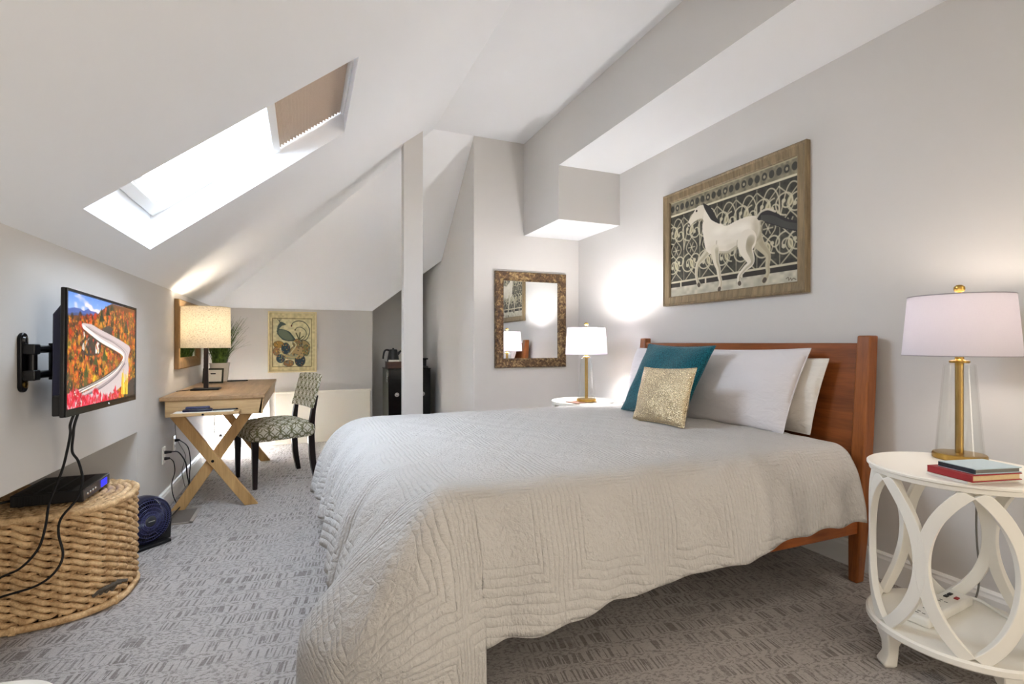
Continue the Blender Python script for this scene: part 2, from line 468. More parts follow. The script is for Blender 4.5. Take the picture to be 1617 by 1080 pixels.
def spline(pts, k=8, closed=False):
    P = [Vector(p) for p in pts]; n = len(P); out = []
    rng = range(n if closed else n - 1)
    for i in rng:
        g = lambda j: P[j % n] if closed else P[min(max(j, 0), n - 1)]
        a, b, c, d = g(i - 1), g(i), g(i + 1), g(i + 2)
        for s in range(k):
            t = s / k
            out.append(.5 * ((2 * b) + (c - a) * t + (2 * a - 5 * b + 4 * c - d) * t * t + (3 * b - a - 3 * c + d) * t ** 3))
    if not closed: out.append(P[-1])
    return out

# ------------------------------------------------------------------ the room
H0 = 1.15
XL, XR, YB, YM, YR = -.895, 2.618, 6.29, 4.568, -6.0
ZK, ZC, S1, S2 = 1.532, 3.105, .789, .913
XH = XL + (ZC - ZK) / S1
zA = lambda x: ZK + S1 * (x - XL)

m = MB(); m.box(-1.65, 4.05, YR - .1, 6.95, -.06, 0); struct('floor', m, M['carpet'])

# left wall with a low recess cut into it
m = MB()
m.prism([(YR, 0), (.3, 0), (.3, .688), (3.553, .631), (3.553, 0), (YB + .1, 0), (YB + .1, ZK), (YR, ZK)], XL - .1, XL, 'x')
m.box(-1.62, -1.55, .2, 3.65, 0, .75)
m.box(-1.62, XL - .1, 3.553, 3.65, 0, .75)
m.box(-1.62, XL - .1, .2, .3, 0, .75)
m.box(-1.62, XL - .1, .2, 3.65, .69, .75)
struct('wall_left', m, M['wall'])
DO0, DO1, DOZ = -3.9, -1.7, 2.2       # added opening, unseen behind the camera, to let fill light in
m = MB(); m.box(XR, XR + .1, DO1, 6.9, 0, 3.2); m.box(XR, XR + .1, YR, DO0, 0, 3.2); m.box(XR, XR + .1, DO0, DO1, DOZ, 3.2)
m.box(XR + 1.3, XR + 1.4, DO0 - .2, DO1 + .2, 0, 3.2); m.box(XR + .1, XR + 1.4, DO0 - .3, DO0 - .2, 0, 3.2); m.box(XR + .1, XR + 1.4, DO1 + .2, DO1 + .3, 0, 3.2); m.box(XR + .1, XR + 1.4, DO0 - .3, DO1 + .3, 3.1, 3.2)
struct('wall_right', m, M['wall'])
# block that carries the gold mirror, its side running back into the niche
m = MB(); m.prism([(1.488, YM), (2.72, YM), (2.72, 6.9), (1.46, 6.9), (1.46, 5.68)], 0, 3.12, 'z'); struct('wall_middle', m, M['wall'])
# far knee wall with a low window
WX0, WX1, WZ0, WZ1 = -.86, -.42, .115, .46
m = MB()
m.box(XL - .1, WX0, YB, YB + .14, 0, ZK); m.box(WX1, .765, YB, YB + .14, 0, ZK)
m.box(WX0, WX1, YB, YB + .14, 0, WZ0); m.box(WX0, WX1, YB, YB + .14, WZ1, ZK)
m.box(.70, .765, YB + .14, 6.85, 0, 2.5); m.box(.60, .765, YB, YB + .14, ZK, 2.5); m.box(.70, 1.5, 6.8, 6.9, 0, 2.5)
struct('wall_back', m, M['wall'])
m = MB(); m.box(XL - .1, XR + .1, YR - .1, YR, 0, 3.2)
struct('wall_rear', m, M['wall'])

# ceilings: slope with skylights, hip at the far end, flat crown
SK = [(-.753, .226, 2.331, 3.213)]
m = MB()
def A(x, y): return (x, y, zA(x))
s = SK[0]
m.poly([A(XL, YR), A(XL, s[2]), A(XH, s[2]), A(XH, YR)])
m.poly([A(XL, s[2]), A(XL, s[3]), A(s[0], s[3]), A(s[0], s[2])])
m.poly([A(s[1], s[2]), A(s[1], s[3]), A(XH, s[3]), A(XH, s[2])])
m.poly([A(XL, SK[0][3]), (XL, YB, ZK), (XH, YM, ZC), A(XH, SK[0][3])])
# rounded lower lip of the hip where it meets the niche
lip = [(.765, YB, ZK)]
m.poly([(XL, YB, ZK)] + lip + [(1.46, 5.68, 2.09), (1.488, YM, ZC), (XH, YM, ZC)])
m.poly([(XH, YR, ZC), (XH, YM, ZC), (2.7, YM, ZC), (2.7, YR, ZC)])
# niche: fascia above the hip's edge and a flat top
m.poly([(.765, YB, ZK), (1.46, 5.68, 2.09), (1.46, 5.68, 2.5), (.765, YB, 2.5)])
m.poly([(.765, YB, 2.45), (1.46, 5.68, 2.45), (1.5, 6.9, 2.45), (.70, 6.9, 2.45)])
# skylight shafts, plumb sides
SH = .19
for x0, x1, y0, y1 in SK:
    c = [(x0, y0), (x1, y0), (x1, y1), (x0, y1)]
    for i in range(4):
        a, b = c[i], c[(i + 1) % 4]
        m.poly([(*a, zA(a[0])), (*b, zA(b[0])), (*b, zA(b[0]) + SH + .12), (*a, zA(a[0]) + SH + .12)])
struct('ceiling', m, M['white'])

# dropped beam over the bed side, deeper at the mirror end
m = MB()
pr = [(YR, 3.12), (YR, 2.658), (3.83, 2.658), (3.83, 2.2), (YM, 2.2), (YM, 3.12)]
m.prism(pr, 2.004, XR, 'x'); o = struct('ceiling_beam', m, [M['wall'], M['white']])
for p in o.data.polygons: p.material_index = 1 if p.normal.z < -.5 else 0
m = MB()
m.prism([(.795, 4.385), (.962, 4.385), (.962, 4.50), (.795, 4.50)], 0, 3.0, 'z')
o = struct('column', m, M['wall'], bevel=.004)
for vtx in o.data.vertices:
    if vtx.co.z > 1: vtx.co.z = min(zA(vtx.co.x), ZK + S2 * (YB - vtx.co.y), ZC) + .004

# baseboards, panels
bb = lambda h, t: [(0, 0), (t, 0), (t, h - .03), (t * .75, h - .018), (t * .75, h - .01), (t * .35, h), (0, h)]
m = MB(); m.prism([(XL + a, b) for a, b in bb(.13, .02)], 3.553, YB, 'y'); struct('baseboard_left', m, M['trim'])
m = MB(); m.prism([(XR - a, b) for a, b in bb(.13, .02)], DO1, YM, 'y'); struct('baseboard_right', m, M['trim'])
m = MB(); m.prism([(YM - a, b) for a, b in bb(.13, .02)], 1.488, XR, 'x'); struct('baseboard_middle', m, M['trim'])
m = MB()
m.box(-.30, .735, YB - .025, YB, 0, .585); m.box(-.30, .745, YB - .032, YB, .575, .595)
struct('trim_1', m, M['cream'], bevel=.004)

# skylight windows
def skylight(name, s, blind):
    x0, x1, y0, y1 = s
    root = bpy.data.objects.new(name, None); COL.objects.link(root); root['kind'] = 'structure'
    zz = lambda x: zA(x) + SH
    ROOTLOC[root.name] = ((x0 + x1) / 2, (y0 + y1) / 2, zz((x0 + x1) / 2)); root.location = ROOTLOC[root.name]
    ca = math.atan(S1); nx, nz = -math.sin(ca), math.cos(ca)
    def slab(mb, xa, xb, ya, yb, d0, d1):
        p = [(x + nx * d, y, zz(x) + nz * d) for d in (d0, d1) for x, y in ((xa, ya), (xb, ya), (xb, yb), (xa, yb))]
        mb.hexa(p)
    w = .045
    fr = MB()
    slab(fr, x0, x0 + w, y0, y1, -.02, .10); slab(fr, x1 - w, x1, y0, y1, -.02, .10)
    slab(fr, x0, x1, y0, y0 + w, -.02, .10); slab(fr, x0, x1, y1 - w, y1, -.02, .10)
    build('window_frame', fr, M['trim'], root, True, bevel=.004)
    fr = MB(); q = w; w2 = .035
    slab(fr, x0 + q, x0 + q + w2, y0 + q, y1 - q, .02, .08); slab(fr, x1 - q - w2, x1 - q, y0 + q, y1 - q, .02, .08)
    slab(fr, x0 + q, x1 - q, y0 + q, y0 + q + w2, .02, .08); slab(fr, x0 + q, x1 - q, y1 - q - w2, y1 - q, .02, .08)
    build('sash', fr, M['trim'], root, True, bevel=.003)
    g = MB(); slab(g, x0 + q + w2, x1 - q - w2, y0 + q + w2, y1 - q - w2, .055, .061)
    build('pane', g, M['window_glass'], root, True, smooth=0)
    if blind:
        xb = -.175
        t = thing('skylight_blind', 'tan pleated cellular blind half drawn across the skylight', 'blind', ((xb + x1) / 2, (y0 + y1) / 2, zz((xb + x1) / 2)))
        n = 22; vs = []; fs = []
        for i in range(n * 2 + 1):
            x = xb + .01 + (x1 - .05 - xb) * i / (n * 2)
            d = -.045 + (.012 if i % 2 else 0)
            vs += [(x + nx * d, y0 + .012, zz(x) + nz * d), (x + nx * d, y1 - .012, zz(x) + nz * d)]
        for i in range(n * 2): fs.append((2 * i, 2 * i + 2, 2 * i + 3, 2 * i + 1))
        b = MB(); b.add(vs, fs); build('pleated_fabric', b, M['blind'], t, True, smooth=0, solid=.002)
        b = MB(); slab(b, xb - .022, xb + .014, y0 + .008, y1 - .008, -.062, -.022)
        rl = build('bottom_rail', b, M['trim'], t, True, bevel=.004)
        b = MB(); slab(b, x1 - .05, x1 - .006, y0 + .008, y1 - .008, -.064, -.02); build('head_rail', b, M['trim'], t, True, bevel=.004)
        b = MB(); ym = (y0 + y1) / 2 + .1
        pp = [(xb - .02, ym - .05, zz(xb) - .045), (xb - .045, ym - .05, zz(xb) - .085), (xb - .045, ym + .05, zz(xb) - .085), (xb - .02, ym + .05, zz(xb) - .045)]
        b.tube(pp, .006, 6); build('pull_handle', b, M['trim'], rl, True)
    return root
skylight('window_1', SK[0], True)
def wall_window(name, x0, x1, z0, z1, y, d, inward, mull):
    root = bpy.data.objects.new(name, None); COL.objects.link(root); root['kind'] = 'structure'
    ROOTLOC[root.name] = ((x0 + x1) / 2, y, z0); root.location = ROOTLOC[root.name]
    f = MB(); w = .07; a, b = sorted((y, y + inward * .02))
    for q in ((x0 - .03, x0 + .005, z0 - w, z1 + w), (x1 - .005, x1 + w, z0 - w, z1 + w)): f.box(q[0], q[1], a, b, q[2], q[3])
    f.box(x0, x1, a, b, z0 - w, z0 + .005); f.box(x0, x1, a, b, z1 - .005, z1 + w)
    build('window_casing', f, M['trim'], root, True, bevel=.004)
    f = MB(); yy = y - inward * d
    f.box(x0, x0 + .035, yy - .02, yy + .02, z0, z1); f.box(x1 - .035, x1, yy - .02, yy + .02, z0, z1)
    f.box(x0, x1, yy - .02, yy + .02, z0, z0 + .035); f.box(x0, x1, yy - .02, yy + .02, z1 - .035, z1)
    for k in range(1, mull): xx = x0 + (x1 - x0) * k / mull; f.box(xx - .015, xx + .015, yy - .018, yy + .018, z0, z1)
    build('sash', f, M['trim'], root, True, bevel=.003)
    g = MB(); g.box(x0 + .03, x1 - .03, yy - .003, yy + .003, z0 + .03, z1 - .03); build('pane', g, M['window_glass'], root, True, smooth=0)
wall_window('window_2', WX0, WX1, WZ0, WZ1, YB, .08, -1, 1)

# ------------------------------------------------------------------ painter for the flat pictures
class Paint:
    def __init__(s, W, Hh, col):
        s.W, s.H = W, Hh; s.asp = W / Hh
        s.X, s.Y = np.meshgrid((np.arange(W) + .5) / W, (np.arange(Hh) + .5) / Hh)
        s.img = np.ones((Hh, W, 3)) * np.array(col) / 255.
    def blend(s, mask, col):
        c = np.array(col) / 255. if not isinstance(col, np.ndarray) else col
        s.img = s.img * (1 - mask[..., None]) + c * mask[..., None]
    def inside(s, pts):
        X, Y = s.X, s.Y; ins = np.zeros(X.shape, bool); n = len(pts)
        for i in range(n):
            x1, y1 = pts[i][:2]; x2, y2 = pts[(i + 1) % n][:2]
            if y1 == y2: continue
            c = ((y1 > Y) != (y2 > Y)) & (X < (x2 - x1) * (Y - y1) / (y2 - y1) + x1)
            ins ^= c
        return ins
    def fill(s, pts, col, a=1.0): s.blend(s.inside(pts) * a, col)
    def dist(s, pts):
        D = np.full(s.X.shape, 9.0)
        for (x1, y1), (x2, y2) in zip([p[:2] for p in pts[:-1]], [p[:2] for p in pts[1:]]):
            ax, ay, bx, by = x1 * s.asp, y1, x2 * s.asp, y2
            dx, dy = bx - ax, by - ay; L = dx * dx + dy * dy + 1e-12
            t = np.clip(((s.X * s.asp - ax) * dx + (s.Y - ay) * dy) / L, 0, 1)
            D = np.minimum(D, np.hypot(s.X * s.asp - ax - t * dx, s.Y - ay - t * dy))
        return D
    def stroke(s, pts, w, col, a=1.0):
        px = 1.0 / s.H
        s.blend(np.clip((w / 2 - s.dist(pts)) / px + .5, 0, 1) * a, col)
    def ell(s, cx, cy, rx, ry, col, a=1.0, soft=.12):
        d = np.hypot((s.X - cx) * s.asp / rx, (s.Y - cy) / ry)
        s.blend(np.clip((1 - d) / soft + .5, 0, 1) * a, col)
    def noise(s, nx, ny):
        g = RNG.random((ny + 2, nx + 2)); fx = s.X * nx; fy = s.Y * ny
        i = fx.astype(int); j = fy.astype(int); u = fx - i; v = fy - j
        u = u * u * (3 - 2 * u); v = v * v * (3 - 2 * v)
        return (g[j, i] * (1 - u) + g[j, i + 1] * u) * (1 - v) + (g[j + 1, i] * (1 - u) + g[j + 1, i + 1] * u) * v
    def mul(s, f): s.img = np.clip(s.img * f[..., None], 0, 1)

def art_mesh(name, P, place, mat, parent):
    """The painted grid as a mesh; place(s, t) gives the point of picture position s (across), t (down)."""
    W, Hh = P.W, P.H
    s = np.linspace(0, 1, W); t = np.linspace(0, 1, Hh)
    vs = [place(a, b) for b in t for a in s]
    idx = np.arange(W * Hh).reshape(Hh, W)
    q = np.stack([idx[:-1, :-1], idx[1:, :-1], idx[1:, 1:], idx[:-1, 1:]], -1).reshape(-1, 4)
    me = bpy.data.meshes.new(name); me.from_pydata(vs, [], q.tolist()); me.materials.append(mat)
    at = me.color_attributes.new('paint', 'FLOAT_COLOR', 'POINT')
    c = np.clip(P.img, 0, 1); c = np.where(c <= .04045, c / 12.92, ((c + .055) / 1.055) ** 2.4)
    at.data.foreach_set('color', np.concatenate([c.reshape(-1, 3), np.ones((W * Hh, 1))], 1).astype(np.float32).ravel())
    o = bpy.data.objects.new(name, me); COL.objects.link(o); o.parent = parent
    return o
def S2D(pts, k=6, closed=False):
    return [(p.x, p.y) for p in spline([(a, b, 0) for a, b in pts], k, closed)]

# the television picture: an autumn valley with a curving viaduct road
def tv_paint():
    P = Paint(300, 170, (120, 70, 25))
    def c(x, y):
        q = (x - 80) / 520.; top = 65 + 150 * q; bot = 1005 - 115 * q
        return (q / (1.393 * (1 - q) + q), (y - top) / (bot - top))
    C = lambda L: [c(x, y) for x, y in L]
    f = np.clip(P.Y / .28, 0, 1)[..., None]
    P.img = np.array([92, 140, 220]) / 255 * (1 - f) + np.array([196, 220, 246]) / 255 * f
    n = P.noise(9, 16) * .6 + P.noise(22, 34) * .4
    P.blend(np.clip((n - .47) * 5, 0, 1) * (P.Y < .26) * .95, (246, 226, 232))
    P.fill(S2D(C([(60, 215), (130, 200), (180, 210), (205, 225), (240, 212), (262, 228), (290, 232), (320, 255), (330, 300), (60, 300)])), (76, 100, 170))
    P.fill(C([(60, 250), (150, 240), (250, 262), (330, 262), (330, 310), (60, 300)]), (60, 78, 130))
    # wooded ground
    g = C([(60, 262), (160, 262), (290, 270), (330, 235), (380, 190), (420, 168), (500, 190), (610, 200), (620, 1020), (60, 1020)])
    P.fill(g, (110, 62, 22))
    inside = P.inside(g)
    pal = [(196, 66, 18), (228, 122, 20), (236, 168, 34), (150, 120, 28), (84, 84, 28), (206, 90, 20), (180, 44, 22), (216, 140, 24), (50, 52, 22)]
    for k in range(1100):
        x, y = RNG.random(), .06 + .94 * RNG.random() ** 1.0
        if not inside[min(int(y * P.H), P.H - 1), min(int(x * P.W), P.W - 1)]: continue
        r = .012 + .035 * RNG.random() * (.4 + y)
        col = np.array(pal[RNG.integers(len(pal))]) * (.75 + .5 * RNG.random())
        if x < .35 and y < .4: col = col * np.array([.9, .62, .7])
        P.ell(x, y + r * .45, r * 1.0, r * 1.1, tuple(np.clip(col * .42, 0, 255)), .8, .5)
        P.ell(x, y, r, r * 1.15, tuple(np.clip(col, 0, 255)), .9, .5)
    for k in range(2200):
        x, y = RNG.random(), .06 + .94 * RNG.random()
        if not inside[min(int(y * P.H), P.H - 1), min(int(x * P.W), P.W - 1)]: continue
        col = np.array(pal[RNG.integers(len(pal))]) * (.5 + .9 * RNG.random())
        P.ell(x, y, .008, .008, tuple(np.clip(col, 0, 255)), .8, .6)
    for x, y, h in ((342, 200, 110), (390, 172, 90), (420, 165, 60), (530, 290, 110), (470, 350, 120), (300, 560, 90), (230, 640, 110), (365, 500, 120)):
        a = c(x, y); b = c(x - 18, y + h); d = c(x + 18, y + h); P.fill([a, b, d], (40, 52, 26) if y < 400 else (64, 78, 26))
    # ravine rock and white water
    P.fill(S2D(C([(190, 470), (250, 430), (330, 450), (330, 560), (260, 580), (190, 560)]), 6, True), (52, 48, 40))
    P.fill(S2D(C([(345, 375), (390, 345), (430, 370), (400, 410)]), 6, True), (74, 66, 60))
    P.fill(C([(296, 500), (310, 470), (325, 470), (325, 560), (298, 560)]), (226, 220, 214))
    P.fill(C([(205, 390), (214, 390), (218, 470), (210, 470)]), (214, 206, 196)); P.fill(C([(190, 520), (205, 480), (250, 440), (210, 540)]), (196, 186, 172))
    for k in range(60):
        a = c(180 + 170 * RNG.random(), 430 + 170 * RNG.random()); col = np.array(pal[RNG.integers(len(pal))]) * (.5 + .7 * RNG.random())
        P.ell(a[0], a[1], .014, .016, tuple(np.clip(col, 0, 255)), .85, .6)
    # the road deck
    P.fill(S2D(C([(196, 326), (262, 332), (330, 372), (440, 430), (520, 480), (562, 520), (548, 600), (552, 700), (530, 780), (430, 880), (250, 990), (80, 1010), (82, 930), (250, 850), (400, 750), (490, 670), (517, 600), (500, 555), (430, 515), (330, 455), (214, 372)]), 6, True), (206, 190, 188))
    for k, w, col in ((0, .012, (120, 106, 106)), (18, .008, (168, 150, 150))):
        P.stroke(S2D(C([(225 + k, 350), (330 + k, 420), (440 + k, 480), (515 + k, 545), (530 + k, 600), (500 + k, 670), (420 + k, 760), (260 + k, 870), (90, 950 + k)])), w, col, .7)
    P.stroke(S2D(C([(205, 352), (330, 455), (430, 515), (498, 560), (512, 600), (480, 665), (390, 745), (240, 830), (85, 900)])), .035, (246, 240, 232))
    P.stroke(S2D(C([(214, 390), (330, 478), (430, 540), (490, 590), (470, 660), (380, 735), (240, 812), (85, 872)])), .014, (70, 56, 44))
    P.stroke(S2D(C([(505, 625), (440, 705), (330, 780), (85, 905)])), .010, (84, 74, 72))
    P.stroke(S2D(C([(525, 640), (450, 745), (330, 840), (120, 945)])), .012, (110, 98, 104))
    # foreground: red leaves, yellow plant, dark boulder
    P.fill(S2D(C([(520, 860), (560, 780), (600, 760), (605, 880), (540, 900)]), 5, True), (60, 52, 46))
    for k in range(420):
        x = 82 + 400 * RNG.random() ** .9; lim = 830 + 70 * abs(math.sin(x * .021)); y = lim + (1010 - lim) * RNG.random()
        col = [(206, 20, 44), (232, 40, 66), (178, 14, 40), (246, 96, 120)][RNG.integers(4)]
        a = c(x, y); r = .012 + .016 * RNG.random()
        P.fill([(a[0] - r * .5, a[1]), (a[0], a[1] - r * 1.6), (a[0] + r * .5, a[1]), (a[0], a[1] + r)], col, .95)
    for k in range(26):
        x = 490 + 55 * RNG.random(); y0 = 880; y1 = 690 + 120 * RNG.random()
        P.stroke([c(x, y0), c(x + 14 * (RNG.random() - .5), y1)], .016, [(238, 196, 40), (214, 172, 30), (246, 220, 90)][RNG.integers(3)])
    return P

def horse_paint():
    P = Paint(330, 226, (58, 56, 48))
    def c(x, y):
        q = (x - 110) / 765.; top = 408 - 273 * q; bot = 972 - 80 * q
        return (1.348 * q / (1 - q + 1.348 * q), (y - top) / (bot - top))
    C = lambda L: [c(x, y) for x, y in L]
    n = P.noise(30, 20) * .5 + P.noise(70, 48) * .5
    P.mul(.62 + .8 * n)
    cream = (186, 178, 152)
    # wrought-iron scrolls behind the horse
    def curl(cx, cy, r, a0, turns, sgn, w=.013):
        pts = []
        for k in range(40):
            u = k / 39; a = a0 + sgn * turns * 2 * PI * u; rr = r * (1 - .78 * u)
            pts.append((cx + rr * math.cos(a) / P.asp, cy + rr * math.sin(a)))
        P.stroke(pts, w, cream, .9)
        P.ell(pts[-1][0], pts[-1][1], .018, .018, cream, .9)
    for k, cx in enumerate((.06, .21, .36, .51, .66, .81, .95)):
        P.stroke([(cx + .075, .17), (cx + .075, .84)], .009, cream, .55)
        for cy, sg in ((.34, 1), (.68, -1)):
            curl(cx - .028, cy, .105, PI / 2 * sg, 1.35, sg); curl(cx + .04, cy + .03 * sg, .085, -PI / 2 * sg, 1.25, -sg)
            P.ell(cx, cy, .026, .04, (196, 186, 150), .6)
        for sg in (-1, 1):
            P.stroke(S2D([(cx - .07 * sg, .2), (cx + .02 * sg, .36), (cx - .05 * sg, .52), (cx + .03 * sg, .68), (cx - .06 * sg, .84)]), .011, cream, .8)
        P.stroke(S2D([(cx - .075, .52), (cx - .02, .24), (cx + .03, .2), (cx + .07, .3), (cx + .075, .5)]), .012, cream, .85)
        for da in range(6):
            a = da * PI / 3; P.stroke([(cx, .52), (cx + .03 * math.cos(a), .52 + .05 * math.sin(a))], .012, cream, .7)
    # band of rosettes along the top, ledge and ground
    P.fill([(0, 0), (1, 0), (1, .145), (0, .145)], (150, 142, 118)); P.mul(1 - .35 * (P.Y < .145) * P.noise(60, 40))
    for k in range(21):
        x = (k + .5) / 21; P.ell(x, .078, .026, .034, (58, 56, 50), .95)
        if k % 3 == 1: P.ell(x, .08, .012, .014, (160, 152, 128), .9)
    P.stroke([(0, .15), (1, .15)], .018, (202, 194, 166)); P.stroke([(0, .012), (1, .012)], .014, (172, 162, 132))
    P.fill([(0, .835), (1, .835), (1, .855), (0, .855)], (190, 182, 156)); P.fill([(0, .855), (1, .855), (1, .9), (0, .9)], (48, 44, 38))
    for x in (.1, .33, .45, .62, .8): P.fill([(x, .84), (x + .012, .84), (x + .012, .91), (x, .91)], (196, 188, 164))
    g = P.Y > .9; P.blend(g * 1.0, (198, 192, 172)); P.mul(1 - .22 * g * P.noise(40, 30))
    # the horse
    W1, SH1, DK = (216, 208, 192), (150, 140, 116), (44, 42, 40)
    def leg(pts, ws, col, shade):
        sp = [p for p in S2D(C(pts), 8)]
        m = len(sp)
        for i in range(m - 1):
            u = i / (m - 1); w = np.interp(u, np.linspace(0, 1, len(ws)), ws)
            cc = tuple(np.array(col) * (1 - u * .0))
            P.stroke(sp[i:i + 2], w, col)
        for i in range(m - 1):
            u = i / (m - 1); w = np.interp(u, np.linspace(0, 1, len(ws)), ws)
            off = w * .22 / P.asp
            P.stroke([(sp[i][0] + off, sp[i][1]), (sp[i + 1][0] + off, sp[i + 1][1])], w * .45, shade, .28)
        P.stroke(sp[-3:], ws[-1] * .75, (78, 70, 60))
    leg([(610, 590), (640, 660), (690, 725), (688, 790), (690, 835), (668, 880)], [.13, .09, .05, .04, .036, .05], (176, 166, 140), SH1)
    leg([(340, 690), (300, 740), (272, 775), (264, 830), (270, 870), (280, 900)], [.08, .065, .045, .036, .034, .05], (190, 182, 160), SH1)
    body = S2D(C([(303, 545), (350, 520), (400, 532), (440, 550), (500, 522), (560, 500), (610, 494), (642, 515), (648, 570), (632, 625), (585, 660), (520, 672), (480, 700), (440, 712), (395, 712), (350, 715), (322, 690), (308, 620)]), 6, True)
    P.fill(body, W1)
    for k in range(26): P.ell(*c(340 + 280 * RNG.random(), 640 + 70 * RNG.random()), .05, .022, (190, 180, 160), .16, .9)
    for k in range(14): P.ell(*c(600 + 40 * RNG.random(), 520 + 110 * RNG.random()), .03, .05, (170, 160, 136), .16, .9)
    for k in range(14): P.ell(*c(360 + 220 * RNG.random(), 545 + 40 * RNG.random()), .06, .03, (236, 230, 216), .2, .9)
    P.stroke(S2D(C([(648, 530), (650, 580), (630, 630), (590, 660)])), .03, SH1, .5)
    P.stroke(S2D(C([(400, 708), (450, 708), (500, 678)])), .03, SH1, .6)
    P.stroke(S2D(C([(510, 640), (505, 690)])), .016, SH1, .6); P.stroke(S2D(C([(385, 640), (380, 700)])), .016, SH1, .5)
    leg([(565, 640), (560, 690), (590, 765), (555, 805), (522, 845), (518, 872), (522, 895)], [.2, .13, .06, .046, .036, .034, .05], W1, SH1)
    leg([(375, 690), (382, 760), (395, 800), (402, 850), (410, 885), (400, 930)], [.1, .065, .05, .04, .036, .05], (206, 198, 178), SH1)
    # neck and head
    P.fill(S2D(C([(300, 418), (318, 430), (340, 470), (380, 530), (340, 570), (304, 590), (302, 530), (304, 480)]), 6, True), W1)
    P.fill(S2D(C([(296, 424), (268, 436), (246, 470), (224, 508), (212, 534), (222, 550), (244, 528), (270, 512), (296, 506), (308, 480), (310, 440)]), 6, True), (208, 200, 182))
    P.stroke(S2D(C([(262, 520), (290, 508), (304, 520)])), .02, SH1, .6)
    P.fill(C([(298, 400), (292, 424), (306, 424)]), (120, 112, 98)); P.ell(*c(266, 458), .012, .012, (36, 34, 32)); P.stroke(C([(216, 532), (224, 540)]), .018, (96, 88, 76))
    P.fill(S2D(C([(304, 414), (330, 424), (352, 442), (372, 478), (392, 512), (404, 536), (380, 528), (352, 510), (330, 476), (314, 446)]), 6, True), DK)
    # tail
    P.fill(S2D(C([(626, 500), (650, 474), (690, 460), (740, 478), (800, 512), (876, 536), (876, 588), (800, 576), (740, 556), (690, 540), (654, 520), (634, 520)]), 6, True), DK)
    P.stroke(S2D(C([(624, 505), (648, 472), (690, 456), (735, 470)])), .018, (196, 188, 168), .9)
    for k in range(10): P.stroke(S2D(C([(650, 492 + k * 3), (720, 496 + k * 5), (800, 532 + k * 4), (876, 545 + k * 4)])), .006, (84, 82, 78), .5)
    # signature scrawl
    P.stroke(S2D(C([(800, 870), (812, 862), (815, 880), (826, 866), (832, 880), (842, 868), (858, 876)])), .007, (90, 82, 70), .9)
    return P

def peacock_paint():
    P = Paint(120, 150, (198, 186, 142))
    c = lambda x, y: ((x - 140) / 697., (y - 125) / 877.)
    C = lambda L: [c(x, y) for x, y in L]
    P.fill(C([(186, 206), (778, 206), (778, 938), (186, 938)]), (120, 110, 76))
    P.fill(C([(196, 216), (768, 216), (768, 928), (196, 928)]), (196, 188, 146))
    P.mul(.9 + .2 * P.noise(24, 30))
    dk = (40, 48, 44)
    P.stroke(S2D(C([(470, 320), (500, 270), (580, 248), (670, 270), (735, 350), (740, 440), (700, 520), (640, 545)])), .012, dk)
    P.stroke(S2D(C([(525, 380), (560, 345), (620, 345), (680, 390), (695, 450), (660, 510), (600, 540)])), .010, dk)
    P.ell(*c(470, 322), .014, .016, (90, 40, 30)); P.ell(*c(525, 382), .012, .013, (60, 40, 30))
    for a in ((540, 430), (600, 420), (650, 475)): P.stroke(C([(585, 530), a]), .018, (70, 72, 44))
    P.fill(S2D(C([(300, 270), (330, 265), (390, 302), (330, 325), (290, 370), (350, 375), (440, 410), (500, 480), (530, 540), (430, 550), (340, 530), (280, 470), (254, 420), (262, 340)]), 5, True), (58, 74, 66))
    P.fill(S2D(C([(290, 385), (370, 390), (440, 440), (490, 520), (420, 535), (330, 500), (280, 440)]), 5, True), (92, 104, 84))
    for k in range(3): P.stroke(C([(300 - k * 6, 268), (262 + k * 26, 222)]), .008, dk)
    blobs = [(280, 600, 75, 50, (150, 116, 52)), (250, 700, 50, 60, (140, 110, 70)), (385, 660, 62, 80, (28, 52, 66)), (310, 810, 60, 60, (30, 60, 76)), (430, 880, 75, 46, (130, 96, 58)), (600, 840, 75, 86, (26, 48, 62)),
             (640, 640, 105, 100, (146, 128, 82)), (560, 720, 110, 100, (158, 134, 90)), (690, 690, 50, 80, (120, 110, 64)), (560, 580, 70, 60, (120, 104, 66)), (480, 780, 110, 40, (140, 140, 110))]
    for x, y, a, b, col in blobs:
        cx, cy = c(x, y); P.ell(cx, cy, a / 877. * 1.08, b / 877. * 1.08, (36, 36, 30), .9); P.ell(cx, cy, a / 877., b / 877., col)
    for k in range(140):
        a = RNG.random() * 2 * PI; x, y, ra, rb, _ = blobs[RNG.integers(len(blobs))]; q = RNG.random() ** .5
        P.ell(*c(x + ra * q * math.cos(a), y + rb * q * math.sin(a)), .010, .010, [(196, 160, 84), (60, 60, 44), (150, 84, 52), (90, 120, 116)][RNG.integers(4)], .8, .6)
    P.stroke(S2D(C([(500, 560), (540, 610), (480, 700), (440, 745)])), .018, (190, 180, 140)); P.stroke(S2D(C([(290, 700), (360, 750), (470, 790), (560, 790)])), .014, (176, 160, 110))
    return P

# ------------------------------------------------------------------ picture and mirror frames
def frame_profile(mb, w, h, prof, place):
    """A mitred frame w x h; prof lists (inward offset, height off the wall); place(a, b, d) gives the point."""
    rings = []
    for off, d in prof:
        rings.append([place(-w / 2 + off, -h / 2 + off, d), place(w / 2 - off, -h / 2 + off, d), place(w / 2 - off, h / 2 - off, d), place(-w / 2 + off, h / 2 - off, d)])
    vs = [p for r in rings for p in r]; fs = []
    n = len(rings)
    for k in range(n):
        k2 = (k + 1) % n
        for i in range(4):
            j = (i + 1) % 4; fs.append((k * 4 + i, k * 4 + j, k2 * 4 + j, k2 * 4 + i))
    mb.add(vs, fs)

